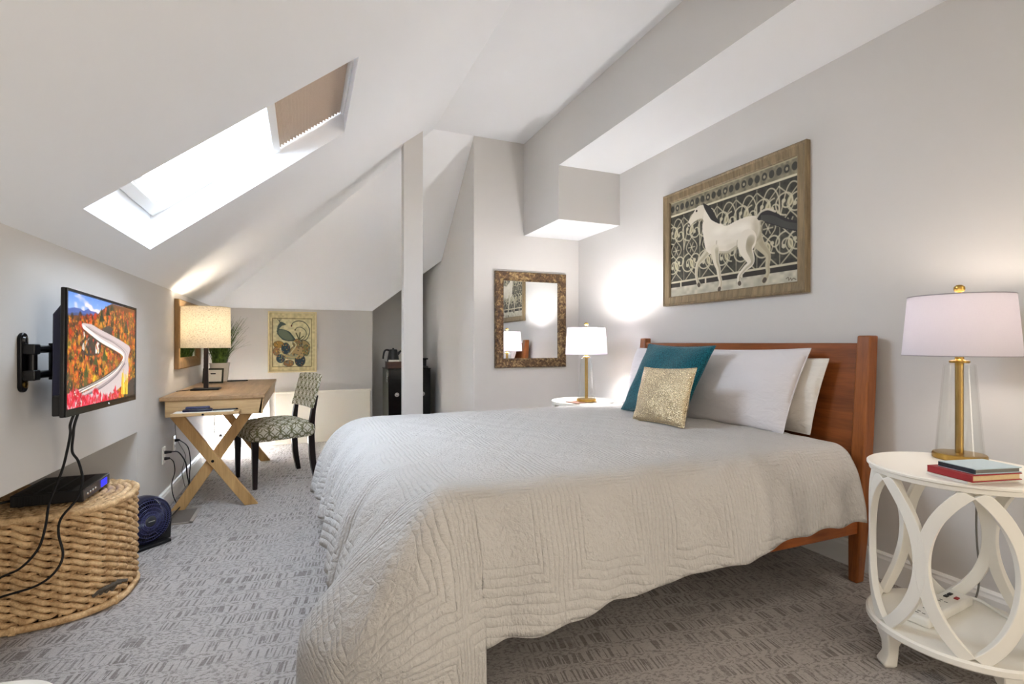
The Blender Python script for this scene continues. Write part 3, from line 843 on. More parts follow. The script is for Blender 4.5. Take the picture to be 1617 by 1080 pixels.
# horse print on the right wall (its face looks to -x, its left end lies deep in the room)
hw, hh = 1.215, .852
t = thing('horse_picture', 'large framed print of a white horse before iron scrollwork above the bed', 'picture', (XR, 2.59, 1.857))
pl = lambda a, b, d: (-d, -a, b)
m = MB(); frame_profile(m, hw, hh, [(0, .002), (0, .034), (.008, .04), (.018, .032), (.06, .028), (.068, .02), (.068, .002)], pl); build('picture_frame', m, M['weathered'], t, smooth=25)
iw, ih = hw - .136 + .008, hh - .136 + .008
art_mesh('print', horse_paint(), lambda s, q: (-.014, -(s - .5) * iw, (.5 - q) * ih), art_mat('horse_print', 0, .55, .1), t)
m = MB(); m.box(-.012, -.002, -iw / 2, iw / 2, -ih / 2, ih / 2); build('backing_board', m, M['brown_frame'], t, smooth=0)

# gold mirror on the middle wall
mw, mh = .766, .932
t = thing('wall_mirror', 'rectangular mirror in a mottled bronze and gold frame beside the bedside lamp', 'mirror', (2.075, YM, 1.373))
pl = lambda a, b, d: (a, -d, b)
m = MB(); frame_profile(m, mw, mh, [(0, .002), (0, .03), (.01, .04), (.03, .036), (.065, .026), (.078, .03), (.09, .02), (.09, .002)], pl); build('mirror_frame', m, M['gilt'], t, smooth=25)
m = MB(); m.box(-mw / 2 + .085, mw / 2 - .085, -.014, -.004, -mh / 2 + .085, mh / 2 - .085); build('mirror_glass', m, M['mirror'], t, smooth=0)

# brown mirror on the left wall over the desk
t = thing('wall_mirror', 'brown wooden framed mirror on the knee wall behind the speckled lamp', 'mirror', (XL, 4.875, 1.214))
pl = lambda a, b, d: (d, a, b)
m = MB(); frame_profile(m, .85, .53, [(0, .002), (0, .03), (.008, .036), (.05, .03), (.075, .018), (.085, .014), (.085, .002)], pl); build('mirror_frame', m, M['brown_frame'], t, smooth=25)
m = MB(); m.box(.004, .012, -.425 + .08, .425 - .08, -.265 + .08, .265 - .08); build('mirror_glass', m, M['mirror'], t, smooth=0)

# peacock print on the back wall
t = thing('peacock_picture', 'small pale gold framed print of a dark peacock on the far wall', 'picture', (-.117, YB, 1.157))
pl = lambda a, b, d: (a, -d, b)
m = MB(); frame_profile(m, .51, .69, [(0, .002), (0, .02), (.004, .024), (.013, .022), (.016, .014), (.016, .002)], pl); build('picture_frame', m, M['silver_gilt'], t, smooth=25)
art_mesh('print', peacock_paint(), lambda s, q: ((s - .5) * .482, -.012, (.5 - q) * .662), art_mat('peacock_print', 0, .35, .3), t)
m = MB(); m.box(-.243, .243, -.010, -.002, -.333, .333); build('backing_board', m, M['brown_frame'], t, smooth=0)

# ------------------------------------------------------------------ television and its mount
t = thing('television', 'flat television showing an autumn road scene, on the wall arm above the basket', 'television', (-.745, 2.54, 1.107), rot=(R(-1.55), 0, R(.6)))
TW, TH = .80, .44
m = MB(); m.box(-.014, 0, -TW / 2, TW / 2, -TH / 2, TH / 2)
bz = .012
build('cabinet_shell', m, M['black_plastic'], t, bevel=.004)
m = MB(); frame_profile(m, TW - .002, TH - .002, [(0, -.002), (0, .004), (.009, .004), (.011, .0005), (.011, -.002)], lambda a, b, d: (d, a, b)); m.box(-.001, .0038, -TW / 2 + .004, TW / 2 - .004, -TH / 2 + .002, -TH / 2 + .026)
build('bezel', m, M['black_gloss'], t, bevel=.0)
art_mesh('screen', tv_paint(), lambda s, q: (.0012, -TW / 2 + .011 + s * (TW - .022), TH / 2 - .011 - q * (TH - .037)), art_mat('tv_picture', .44), t)
m = MB(); m.hexa([(-.013, -.378, -.212), (-.013, .378, -.212), (-.013, .378, .175), (-.013, -.378, .175), (-.046, -.368, -.195), (-.046, .368, -.195), (-.046, .368, .13), (-.046, -.368, .13)])
build('back_cover', m, M['dark_blue_plastic'], t, bevel=.006)
m = MB(); m.box(-.038, -.013, -TW / 2 + .012, -TW / 2 + .035, -TH / 2 + .005, -TH / 2 + .075); build('speaker_corner', m, M['black_plastic'], t, bevel=.004)
m = MB(); m.ball((.004, .02, -TH / 2 + .013), .004, 6); build('power_light', m, M['silver'], t)

t = thing('tv_wall_mount', 'black swing arm bracket screwed to the wall behind the television', 'wall bracket', (XL, 2.235, 1.082))
m = MB(); pts = []
for k in range(24):
    a = 2 * PI * k / 24; pts.append((.024 * math.cos(a), .078 * (1 if math.sin(a) >= 0 else -1) + .024 * math.sin(a)))
m.prism(pts, .001, .014, 'x'); build('wall_plate', m, M['black_metal'], t, bevel=.003)
for zz in (.076, -.076):
    m = MB(); m.lathe([(.0001, 0), (.012, 0), (.012, .004), (.0001, .006)], (.014, 0, zz), 16, Matrix.Rotation(PI / 2, 4, 'Y')); build('screw', m, M['silver'] if zz > 0 else M['brass'], t)
m = MB(); m.tube([(.028, .012, -.062), (.028, .012, .062)], .014, 12); build('pivot', m, M['black_metal'], t)
for zz in (.045, -.045):
    m = MB(); m.box(.01, .045, -.012, .03, zz - .018, zz + .018); build('hinge_block', m, M['black_plastic'], t, bevel=.004)
    m = MB(); m.tube([(.032, .015, zz), (.05, .22, zz)], .011, 8, flat=1.2); build('arm', m, M['black_metal'], t)
m = MB(); m.tube([(.05, .115, -.066), (.05, .115, .066)], .015, 12); build('pivot', m, M['black_metal'], t)
m = MB(); m.tube([(.05, .22, 0), (.072, .30, 0)], .02, 8); m.box(.076, .088, .21, .40, -.06, .08); build('screen_bracket', m, M['black_metal'], t, bevel=.002)

def cord(name, pts, r, mat, label, cat='cord', ends=None, group=None):
    sp = spline(pts, 7); loc = tuple(sp[0]); m = MB(); m.tube(sp, r, 7)
    return solo(name, m, mat, label, cat, loc, group=group, smooth=60)
cord('television_cable', [(-.752, 2.26, .91), (-.765, 2.255, .86), (-.787, 2.32, .818), (-.817, 2.38, .746), (-.858, 2.45, .655), (-.912, 2.50, .533), (-.938, 2.535, .427), (-.962, 2.54, .343), (-1.015, 2.54, .277), (-1.085, 2.55, .243), (-1.2, 2.57, .17), (-1.3, 2.62, .02)], .0045, M['rubber'], 'thin black cable from the television whose lower run sweeps left higher up the basket')
cord('television_cable', [(-.745, 2.275, .91), (-.757, 2.268, .86), (-.781, 2.328, .812), (-.805, 2.39, .74), (-.796, 2.42, .694), (-.800, 2.47, .609), (-.83, 2.50, .531), (-.885, 2.525, .458), (-.899, 2.54, .393), (-.885, 2.54, .306), (-.907, 2.53, .246), (-.966, 2.53, .202), (-1.085, 2.54, .172), (-1.2, 2.56, .12), (-1.3, 2.60, .012)], .0045, M['rubber'], 'thin black cable from the television that bows right and drops lower over the basket')

# ------------------------------------------------------------------ wicker basket
t = thing('wicker_basket', 'tall woven rope wicker basket with lid, set in the wall recess under the television', 'basket', (-1.10, 2.875, 0))
ba, bb_ = .345, .275
def oval(th, k=0.0, e=2.5):
    c, s_ = math.cos(th), math.sin(th)
    return ((ba + k) * math.copysign(abs(c) ** (2 / e), c), (bb_ + k) * math.copysign(abs(s_) ** (2 / e), s_))
NS = 34
# equal arc-length angles
ths = np.linspace(0, 2 * PI, 2001); pp = np.array([oval(a) for a in ths]); L = np.r_[0, np.cumsum(np.hypot(*np.diff(pp, axis=0).T))]
def th_at(u): return float(np.interp((u % 1.0) * L[-1], L, ths))
m = MB(); rows = 13; zb, zt = .036, .432
for r_ in range(rows):
    z = zb + (zt - zb) * (r_ + .5) / rows
    for st in range(2):
        path = []; n = NS * 6
        for k in range(n):
            u = k / n; ph = 2 * PI * u * NS / 2 + PI * st + (r_ % 2) * PI * .0
            x, y = oval(th_at(u), .012 * math.sin(ph))
            path.append((x, y, z + .0135 * math.cos(ph) + .003 * math.sin(u * 40 + r_ * 2.1)))
        m.tube(path, .0115, 6, True)
build('woven_side', m, M['wicker'], t, smooth=80)
m = MB(); n = 60; ring0 = [oval(2 * PI * k / n, -.016) for k in range(n)]
m.prism(ring0, .02, .43, 'z'); build('lining', m, M['wicker_dark'], t, smooth=50)
m = MB()
for k in range(NS):
    x, y = oval(th_at((k + .5) / NS), -.004); m.tube([(x, y, .02), (x, y, .44)], .006, 5)
build('stakes', m, M['wicker'], t, smooth=80)
m = MB()
for q in range(10):
    k = .012 - q * .03
    path = []
    for i in range(160):
        th = th_at(i / 160); x, y = oval(th, max(k, -.26)); path.append((x, y, .447 + .0035 * math.sin(i * 1.9 + q * 1.3)))
    m.tube(path, .0165 if q else .015, 6, True)
m.prism([oval(2 * PI * k / n, -.005) for k in range(n)], .435, .445, 'z')
build('lid', m, M['wicker'], t, smooth=80)
m = MB(); m.tube([(*oval(th_at(i / 120), .012), .016) for i in range(120)], .0155, 8, True); build('base_hoop', m, M['wicker'], t, smooth=80)
for u in (.77, .93, .62):
    x, y = oval(th_at(u), .014); m = MB(); m.tube([(x, y, .003), (x * 1.02, y * 1.02, .018), (x, y, .036)], .010, 6); m.box(x - .012, x + .012, y - .012, y + .012, .001, .034)
    build('hoop_binding', m, M['wicker'], t, smooth=60, bevel=.003)
m = MB(); x, y = oval(th_at(.905), .022)
for i in range(4):
    dx = .018 * i
    m.tube([(x - .035 + dx, y - .02 + .012 * i, .075), (x - .01 + dx, y - .022 + .012 * i, .095 + .006 * i), (x + .02 + dx, y - .012 + .012 * i, .105)], .0075, 6)
build('handle_knot', m, simple('dark_twine', (84, 76, 66), .85, nscale=120, nstr=.3, var=.3), t, smooth=80)

# cable box on the basket
t = thing('cable_box', 'black vented cable box with blue display on top of the wicker basket', 'cable box', (-.985, 2.845, .468))
m = MB(); m.box(-.125, .112, -.155, .155, .006, .054); build('housing', m, M['black_plastic'], t, bevel=.003)
m = MB()
for r_ in range(3):
    for k in range(20):
        y = -.14 + k * .0142; x = -.105 + r_ * .062
        m.box(x, x + .05, y, y + .006, .0535, .0548)
build('vent_slots', m, M['black_gloss'], t, smooth=0)
m = MB()
for k in range(12): m.box(-.12 + k * .009, -.115 + k * .009, -.1565, -.154, .012, .048)
build('side_louvres', m, M['grey_plastic'] if False else M['rubber'], t, smooth=0)
m = MB(); m.box(.112, .118, -.155, .155, .006, .054); build('front_panel', m, simple('charcoal_panel', (58, 54, 54), .35, nscale=20, nstr=.02), t, bevel=.002)
m = MB(); m.box(.118, .1195, .045, .115, .014, .044); build('display', m, M['blue_led'], t, smooth=0)
for k in range(4):
    m = MB(); m.ball((.119, -.12 + .03 * k, .03), .006, 6); build('button', m, M['silver'], t)
for sx in (-1, 1):
    for sy in (-1, 1):
        m = MB(); m.lathe([(.0001, 0), (.01, 0), (.01, .007), (.0001, .007)], (sx * .1, sy * .13, 0), 10); build('foot', m, M['rubber'], t)
cord('coaxial_cable', [(-1.11, 2.76, .49), (-1.16, 2.72, .49), (-1.22, 2.67, .485), (-1.30, 2.66, .484), (-1.40, 2.70, .484)], .005, M['rubber'], 'short black cable leaving the rear of the cable box')

# ------------------------------------------------------------------ round floor fan
t = FAN = thing('desk_fan', 'small round dark blue-black fan on the carpet between basket and wall', 'fan', (-.835, 3.44, 0), R(45))
# faces local -y
Mx = Matrix.Translation((0, 0, .148)) @ Matrix.Rotation(PI / 2, 4, 'X')
m = MB(); m.lathe([(.125, -.045), (.132, -.03), (.134, .02), (.128, .04), (.120, .045), (.118, .035), (.122, -.03)], n=48, M4=Mx, close=True); build('housing', m, M['dark_blue_plastic'], t)
m = MB(); m.lathe([(.0001, -.055), (.05, -.055), (.12, -.04), (.12, -.036), (.05, -.05), (.0001, -.05)], n=32, M4=Mx); build('rear_shell', m, M['black_plastic'], t)
m = MB()
for r_, zz in ((.112, .046), (.092, .052), (.072, .056), (.052, .058), (.036, .059)):
    m.tube([Mx @ Vector((r_ * math.cos(a), r_ * math.sin(a), zz)) for a in np.linspace(0, 2 * PI, 48, endpoint=False)], .0022, 5, True)
for k in range(56):
    a = 2 * PI * k / 56
    m.tube([Mx @ Vector((q * math.cos(a + d), q * math.sin(a + d), z)) for q, d, z in ((.03, 0, .059), (.07, .12, .057), (.12, .28, .044))], .0016, 4)
build('grille', m, simple('navy_grille', (62, 64, 104), .3, nscale=60, nstr=.01), t, smooth=60)
m = MB(); m.lathe([(.0001, .064), (.024, .063), (.03, .059), (.03, .05), (.0001, .05)], n=24, M4=Mx); build('hub_cap', m, simple('fan_hub', (70, 72, 78), .3, .5, nscale=30, nstr=.01), t)
m = MB(); m.box(-.018, .018, -.0665, -.064, .145, .151); build('badge', m, M['silver'], t, bevel=.0008)
m = MB()
for k in range(5):
    a = 2 * PI * k / 5; c_ = [(.025, -.3, .0), (.10, -.32, .02), (.108, .12, -.01), (.03, .35, -.015)]
    m.add([Mx @ Vector((q * math.cos(a + d), q * math.sin(a + d), z + .01)) for q, d, z in c_], [(0, 1, 2, 3)])
build('blade', m, M['rubber'], t, solid=.002)
m = MB(); m.prism([(-.105, -.075), (.105, -.075), (.115, .06), (-.115, .06)], 0, .018, 'z')
m.prism([(-.128, .012), (.128, .012), (.134, .15), (.118, .15), (.100, .05), (-.100, .05), (-.118, .15), (-.134, .15)], -.035, .03, 'y')
build('base', m, M['black_plastic'], t, bevel=.004)

# floor vent
t = thing('floor_vent', 'tan metal floor register in the carpet beside the desk leg', 'vent', (-.74, 3.93, 0))
m = MB(); m.box(-.085, .085, -.17, -.145, 0, .006); m.box(-.085, .085, .145, .17, 0, .006); m.box(-.085, -.06, -.17, .17, 0, .006); m.box(.06, .085, -.17, .17, 0, .006); build('frame', m, M['vent'], t, bevel=.002)
m = MB()
for k in range(18):
    y = -.142 + k * .0165; m.hexa([(-.06, y, .001), (.06, y, .001), (.06, y + .004, .001), (-.06, y + .004, .001), (-.06, y + .008, .005), (.06, y + .008, .005), (.06, y + .012, .005), (-.06, y + .012, .005)])
build('louvres', m, M['vent_dark'], t, smooth=0)
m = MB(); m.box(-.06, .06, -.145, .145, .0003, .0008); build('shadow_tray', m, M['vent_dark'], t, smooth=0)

# outlets and cords on the left wall
def outlet(y, z, label, brown=False):
    t = thing('wall_outlet', label, 'outlet', (XL, y, z))
    m = MB(); m.box(0, .007, -.036, .036, -.058, .058); build('cover_plate', m, M['white_plastic'], t, bevel=.003)
    for zz in (.022, -.022):
        m = MB(); m.box(.006, .009, -.017, .017, zz - .014, zz + .014); s_ = build('socket', m, M['trim'], t, bevel=.002)
        m = MB(); m.box(.0088, .0094, -.008, -.005, zz - .006, zz + .006); m.box(.0088, .0094, .005, .008, zz - .006, zz + .006); build('slot', m, M['rubber'], s_, smooth=0)
outlet(4.135, .375, 'white wall outlet nearer the fan with two black plugs')
outlet(4.44, .402, 'white wall outlet farther along, under the desk end')
def plug_cord(pts, r, label, plug=True, mat='rubber', owner=None):
    t = owner or thing('power_cable', label, 'cable', pts[0])
    if plug:
        m = MB(); a, b = Vector(pts[0]), Vector(pts[1]); m.tube([a, a + (b - a) * .15, b], [.009, .0115, .007], 8); build('plug', m, M['rubber'], t, True)
    m = MB(); m.tube(spline(pts[1:], 7), r, 6); build('power_lead' if owner else 'wire', m, M[mat], t, True, smooth=60)
plug_cord([(XL + .01, 4.119, .397), (-.845, 4.13, .396), (-.83, 4.27, .363), (-.83, 4.50, .24), (-.83, 4.55, .14), (-.80, 4.45, .07), (-.78, 4.22, .03), (-.79, 3.95, .025), (-.80, 3.62, .035), (-.802, 3.53, .06)], .0045, 'black power lead', owner=FAN)
plug_cord([(XL + .01, 4.119, .354), (-.855, 4.13, .353), (-.845, 4.194, .31), (-.845, 4.225, .234), (-.845, 4.14, .175), (-.84, 4.15, .09), (-.83, 4.21, .012)], .003, 'thin black cable falling straight from the lower plug of the near outlet')
plug_cord([(XL + .01, 4.43, .424), (-.86, 4.45, .422), (-.845, 4.66, .33), (-.845, 4.76, .2), (-.84, 4.70, .10), (-.82, 4.60, .012)], .004, 'black cable bowing from the outlet under the desk toward the floor')

# ------------------------------------------------------------------ desk and things on it
DX0, DX1, DY0, DY1, DZ = -.885, -.255, 3.98, 5.62, .785
t = thing('writing_desk', 'light oak writing desk on crossed X legs along the left wall', 'desk', ((DX0 + DX1) / 2, (DY0 + DY1) / 2, 0))
m = MB(); m.box(DX0, DX1, DY0, DY1, DZ - .026, DZ); build('desktop', m, M['oak'], t, True, bevel=.004)
m = MB(); m.box(DX0 + .03, DX1 - .015, DY0 + .012, DY0 + .032, DZ - .135, DZ - .026); build('apron', m, M['oak_x'], t, True, bevel=.003)
m = MB(); m.box(DX0 + .03, DX1 - .015, DY1 - .032, DY1 - .012, DZ - .135, DZ - .026); build('apron', m, M['oak_x'], t, True, bevel=.003)
m = MB(); m.hexa([(DX1 - .045, DY0 + .012, DZ - .135), (DX1 - .025, DY0 + .012, DZ - .135), (DX1 - .025, DY1 - .012, DZ - .135), (DX1 - .045, DY1 - .012, DZ - .135),
                  (DX1 - .025, DY0 + .012, DZ - .026), (DX1 - .004, DY0 + .012, DZ - .026), (DX1 - .004, DY1 - .012, DZ - .026), (DX1 - .025, DY1 - .012, DZ - .026)]); build('apron', m, M['oak'], t, True, bevel=.003)
m = MB(); m.box(DX0 + .03, DX0 + .05, DY0 + .03, DY1 - .03, DZ - .135, DZ - .026); build('apron', m, M['oak'], t, True, bevel=.003)
m = MB(); m.box(DX0 + .05, DX1 - .045, DY0 + .03, DY1 - .03, DZ - .131, DZ - .122); build('underside_panel', m, M['oak'], t, True)
m = MB(); m.box(-.80, -.405, DY0 - .12, DY0 + .14, DZ - .118, DZ - .098); tr = build('pull_out_tray', m, M['oak_x'], t, True, bevel=.003)
m = MB(); m.ball((-.615, DY0 - .124, DZ - .108), .007, 6); build('tray_knob', m, M['black_metal'], tr, True)
for y in (4.03, 5.47):
    for sgn in (1, -1):
        xa, xb = (-.80, -.345) if sgn > 0 else (-.375, -.80)
        yy = y + (.0 if sgn > 0 else .036)
        a = Vector((xa, 0, DZ - .13)); b = Vector((xb, 0, 0)); w = .042
        m = MB(); m.prism([(a.x - w, a.z), (a.x + w, a.z), (b.x + w, 0.0), (b.x - w, 0.0)], yy, yy + .035, 'y')
        build('leg', m, M['oak_z'], t, True, bevel=.003)
    m = MB(); m.lathe([(.0001, -.003), (.009, -.002), (.010, .002), (.0001, .002)], (-.583, y - .002, .33), 14, Matrix.Rotation(PI / 2, 4, 'X')); build('bolt', m, M['black_metal'], t, True)
m = MB(); m.box(-.60, -.565, 4.06, 5.47, .30, .355); build('stretcher', m, M['oak'], t, True, bevel=.003)

m = MB(); m.box(-.785, -.44, DY0 - .10, DY0 - .005, DZ - .0975, DZ - .094); solo('note_paper', m, M['paper'], 'white sheet of paper on the pull-out desk tray', 'paper', (-.61, DY0 - .05, DZ - .0975))
t = thing('telephone', 'flat dark blue handset lying on the desk tray paper', 'telephone', (-.655, DY0 - .05, DZ - .0935), R(4))
m = MB(); m.box(-.085, .085, -.035, .035, 0, .016); build('phone_base', m, M['dark_blue_plastic'], t, bevel=.006)
m = MB(); m.box(-.07, .07, -.016, .022, .016, .032); build('handset', m, simple('slate_blue_plastic', (60, 64, 96), .35, nscale=40, nstr=.01), t, bevel=.006)
m = MB()
for k in range(5): m.box(-.06 + .026 * k, -.042 + .026 * k, -.030, -.020, .016, .018)
build('keys', m, M['grey_plastic'], t, smooth=0)
t = thing('pen', 'black pen on the tray paper beside the handset', 'pen', (-.49, DY0 - .045, DZ - .0885), R(8))
m = MB(); m.tube([(-.08, 0, 0), (.06, 0, 0)], .005, 8); build('barrel', m, M['black_plastic'], t)
m = MB(); m.tube([(.06, 0, 0), (.072, 0, 0)], [.0065, .004], 8); build('cap', m, M['black_gloss'], t)
t = thing('pen', 'black pen lying on the desktop by the small photo frame', 'pen', (-.58, 5.42, DZ + .0055), R(10))
m = MB(); m.tube([(-.085, 0, 0), (.075, 0, 0)], .006, 8); build('barrel', m, M['black_plastic'], t)
m = MB(); m.tube([(.075, 0, 0), (.088, 0, 0)], [.007, .004], 8); build('cap', m, M['black_gloss'], t)

# desk lamp
t = DLAMP = thing('desk_lamp', 'desk lamp with speckled linen drum shade and black stem on the oak desk', 'lamp', (-.70, 4.53, DZ))
m = MB(); m.box(-.095, .095, -.075, .075, 0, .014); build('base', m, M['black_metal'], t, bevel=.005)
m = MB(); m.box(-.016, .016, -.012, .012, .014, .40); m.lathe([(.0001, .40), (.02, .40), (.02, .46), (.0001, .46)], n=16); build('stem', m, M['espresso'], t, bevel=.002)
m = MB(); m.lathe([(.166, .325), (.168, .325), (.166, .638), (.164, .638)], n=64, close=True); build('lamp_shade', m, M['speckled_shade'], t, uv='cyl', smooth=50)
m = MB()
for a in (0, 2 * PI / 3, 4 * PI / 3): m.tube([(0, 0, .455), (.165 * math.cos(a), .165 * math.sin(a), .455)], .002, 5)
build('shade_ring', m, M['silver_gilt'], t); m = MB(); m.tube([(.1655 * math.cos(a), .1655 * math.sin(a), .326) for a in np.linspace(0, 2 * PI, 48, endpoint=False)], .0025, 5, True)
build('shade_rim', m, M['silver_gilt'], t); m = MB(); m.tube([(.1655 * math.cos(a), .1655 * math.sin(a), .637) for a in np.linspace(0, 2 * PI, 48, endpoint=False)], .0025, 5, True)
build('shade_rim', m, M['silver_gilt'], t)
m = MB(); m.tube([(-.08, -.02, .006), (-.13, -.05, .004), (-.172, -.10, .004), (-.178, -.16, -.03), (-.176, -.17, -.1)], .003, 6); build('cord', m, M['rubber'], t)

plug_cord([(-.878, 4.36, .69), (-.876, 4.38, .6), (-.876, 4.42, .46), (-.874, 4.52, .38), (-.872, 4.72, .25), (-.872, 4.60, .15), (-.862, 4.66, .012)], .0024, '', False, 'grey_plastic', owner=DLAMP)

# plant
t = thing('potted_grass', 'tall green grass plant in a white pot at the far end of the desk', 'plant', (-.735, 5.47, DZ))
m = MB(); m.lathe([(.0001, 0), (.062, 0), (.068, .01), (.085, .17), (.088, .175), (.082, .175), (.076, .155), (.0001, .155)], n=32); build('pot', m, M['pot'], t)
m = MB(); m.lathe([(.0001, .158), (.077, .156)], n=24); build('soil', m, M['soil'], t)
m = MB(); rr = random.Random(4)
for k in range(330):
    a = rr.random() * 2 * PI; r0 = .06 * rr.random() ** .5; L_ = .22 + .26 * rr.random(); lean = (.02 + .17 * rr.random() ** 1.3)
    bx, by = r0 * math.cos(a), r0 * math.sin(a); w = .0040
    pts = []
    droop = rr.random() ** 3 * .10
    for i in range(7):
        u = i / 6; pts.append(Vector((bx + math.cos(a) * lean * u ** 1.6 * (1 + droop * 4), by + math.sin(a) * lean * u ** 1.6 * (1 + droop * 4), .155 + L_ * u - droop * u ** 3)))
    d = Vector((-math.sin(a), math.cos(a), 0)); vs = []
    for i, p in enumerate(pts):
        q = w * (1 - (i / 6) ** 2.2); p.x = max(p.x, -.145); p.x = min(p.x, .3)
        vs += [p - d * q, p + d * q]
    m.add(vs, [(2 * i, 2 * i + 1, 2 * i + 3, 2 * i + 2) for i in range(6)])
build('grass_foliage', m, M['grass'], t, smooth=60, solid=.0008)

# small photo frame
t = thing('photo_frame', 'small dark photo frame standing on the desk behind the lamp', 'photo frame', (-.755, 5.22, DZ + .001), R(-6), rot=None)
tilt = Matrix.Rotation(R(-12), 4, 'X')
m = MB(); frame_profile(m, .165, .135, [(0, -.006), (0, .006), (.012, .006), (.014, .002), (.014, -.006)], lambda a, b, d: tilt @ Vector((a, -d, b + .0675))); build('frame', m, simple('dark_green_frame', (34, 40, 30), .4, nscale=40, nstr=.02), t, smooth=25)
m = MB(); m.box(-.07, .07, -.001, .004, .012, .123, tilt); build('photo', m, M['paper'], t, smooth=0)
m = MB(); m.hexa([(-.02, .008, .09), (.02, .008, .09), (.02, .014, .09), (-.02, .014, .09), (-.02, .075, 0), (.02, .075, 0), (.02, .08, 0), (-.02, .08, 0)]); build('easel_strut', m, M['black_plastic'], t, smooth=0)

# ------------------------------------------------------------------ dining chair (faces local -x)
t = thing('dining_chair', 'armless dining chair in grey trellis fabric with dark legs, pulled up to the desk', 'chair', (-.222, 4.737, 0), R(20))
def rbox(mb, hx, hy, z0, z1, crown, n=14, taper=0.0, bulge=.0):
    vs = []; fs = []
    def ring(z, k, inset):
        out = []
        for i in range(4 * n):
            a = 2 * PI * i / (4 * n); c_, s_ = math.cos(a), math.sin(a); e = .28
            x = (hx - inset) * math.copysign(abs(c_) ** e, c_); y = (hy - inset) * math.copysign(abs(s_) ** e, s_)
            y *= 1 - taper * (x / hx) * .5
            out.append((x, y, z))
        return out
    lv = [(z0, .012), (z0 + .006, .004), (z0 + .02, 0 - bulge * .5), ((z0 + z1) / 2, -bulge), (z1 - .02, -bulge * .5), (z1 - .006, .006), (z1 + .0, .018)]
    rings = [ring(z, 0, i) for z, i in lv]
    for k in range(1, 6): rings.append(ring(z1 + crown * math.sin(k / 5 * PI / 2), 0, .018 + (min(hx, hy) - .03) * (k / 5) ** 1.2))
    N_ = 4 * n; vs = [p for r_ in rings for p in r_]
    for k in range(len(rings) - 1):
        for i in range(N_): fs.append((k * N_ + i, k * N_ + (i + 1) % N_, (k + 1) * N_ + (i + 1) % N_, (k + 1) * N_ + i))
    fs.append(tuple(reversed(range(N_)))); fs.append(tuple(range((len(rings) - 1) * N_, len(rings) * N_)))
    mb.add(vs, fs)
m = MB(); rbox(m, .265, .26, .365, .475, .045, taper=.16, bulge=.006); build('seat', m, M['trellis'], t, uv='box', smooth=60)
for sy in (-1, 1):
    m = MB(); m.hexa([(-.245, sy * .245 - .018, 0), (-.215, sy * .245 - .018, 0), (-.215, sy * .245 + .014, 0), (-.245, sy * .245 + .014, 0), (-.255, sy * .245 - .024, .372), (-.205, sy * .245 - .024, .372), (-.205, sy * .245 + .02, .372), (-.255, sy * .245 + .02, .372)])
    build('leg', m, M['espresso'], t, bevel=.004)
    y = sy * .205
    pts = [(.262, y, 0), (.235, y, .16), (.222, y, .36), (.232, y, .52), (.262, y, .70)]
    sp = spline(pts, 5); vs = []; fs = []
    for k, p in enumerate(sp):
        u = k / (len(sp) - 1); hx = .017 + .008 * math.sin(PI * min(1, u * 1.2)); hy = .019
        vs += [(p.x - hx, p.y - hy, p.z), (p.x + hx, p.y - hy, p.z), (p.x + hx, p.y + hy, p.z), (p.x - hx, p.y + hy, p.z)]
    for k in range(len(sp) - 1):
        for i in range(4): fs.append((4 * k + i, 4 * k + (i + 1) % 4, 4 * k + 4 + (i + 1) % 4, 4 * k + 4 + i))
    fs += [(3, 2, 1, 0), tuple(range(4 * len(sp) - 4, 4 * len(sp)))]
    m = MB(); m.add(vs, fs); build('leg', m, M['espresso'], t, bevel=.004)
# backrest: curved upholstered panel
vs = []; fs = []; nu, nv = 16, 12; z0, z1 = .595, .87
for side in (0, 1):
    for j in range(nv + 1):
        for i in range(nu + 1):
            u, v_ = i / nu * 2 - 1, j / nv * 2 - 1
            x = .236 + .075 * (j / nv) + .022 * (u * u) * -1 + (.028 if side else -.014)
            edge = max(abs(u), abs(v_)) ** 10
            x += (-1 if side else 1) * .012 * edge + (0 if side else -.01 * (1 - u * u) * (1 - v_ * v_))
            vs.append((x, u * .235 * (1 - .05 * v_ * v_ * 0), z0 + (z1 - z0) * j / nv + .012 * (1 - u * u) * (1 if j == nv else 0)))
n1 = (nu + 1) * (nv + 1)
for j in range(nv):
    for i in range(nu):
        a = j * (nu + 1) + i; fs.append((a, a + 1, a + nu + 2, a + nu + 1)); b = a + n1; fs.append((b + nu + 1, b + nu + 2, b + 1, b))
bd = [i for i in range(nu + 1)] + [j * (nu + 1) + nu for j in range(1, nv + 1)] + [nv * (nu + 1) + i for i in range(nu - 1, -1, -1)] + [j * (nu + 1) for j in range(nv - 1, 0, -1)]
for k in range(len(bd)): a, b = bd[k], bd[(k + 1) % len(bd)]; fs.append((a, b, b + n1, a + n1))
m = MB(); m.add(vs, fs); build('backrest', m, M['trellis'], t, uv='box', smooth=60, bevel=0)

# ------------------------------------------------------------------ niche: cabinet, kettle, box
t = thing('cabinet', 'glossy black low cabinet standing in the niche behind the column', 'cabinet', (1.115, 5.80, 0))
m = MB(); m.box(-.235, .245, .02, .46, .0, .845); build('carcass', m, simple('dark_cabinet_side', (70, 68, 60), .25, nscale=20, nstr=.01), t, bevel=.004)
for x0, x1, kx in ((-.235, .003, -.14), (.007, .245, .155)):
    m = MB(); m.box(x0, x1, 0, .02, .03, .84); d = build('door', m, M['black_gloss'], t, bevel=.003)
    m = MB(); m.ball((kx, -.012, .56), .014, 8); m.lathe([(.0001, 0), (.024, .001), (.024, .004), (.0001, .004)], (kx, 0, .56), 20, Matrix.Rotation(PI / 2, 4, 'X')); build('knob', m, M['silver'], d)
m = MB(); m.box(-.24, .25, -.005, .462, .845, .855); build('top_panel', m, M['black_gloss'], t, bevel=.003)
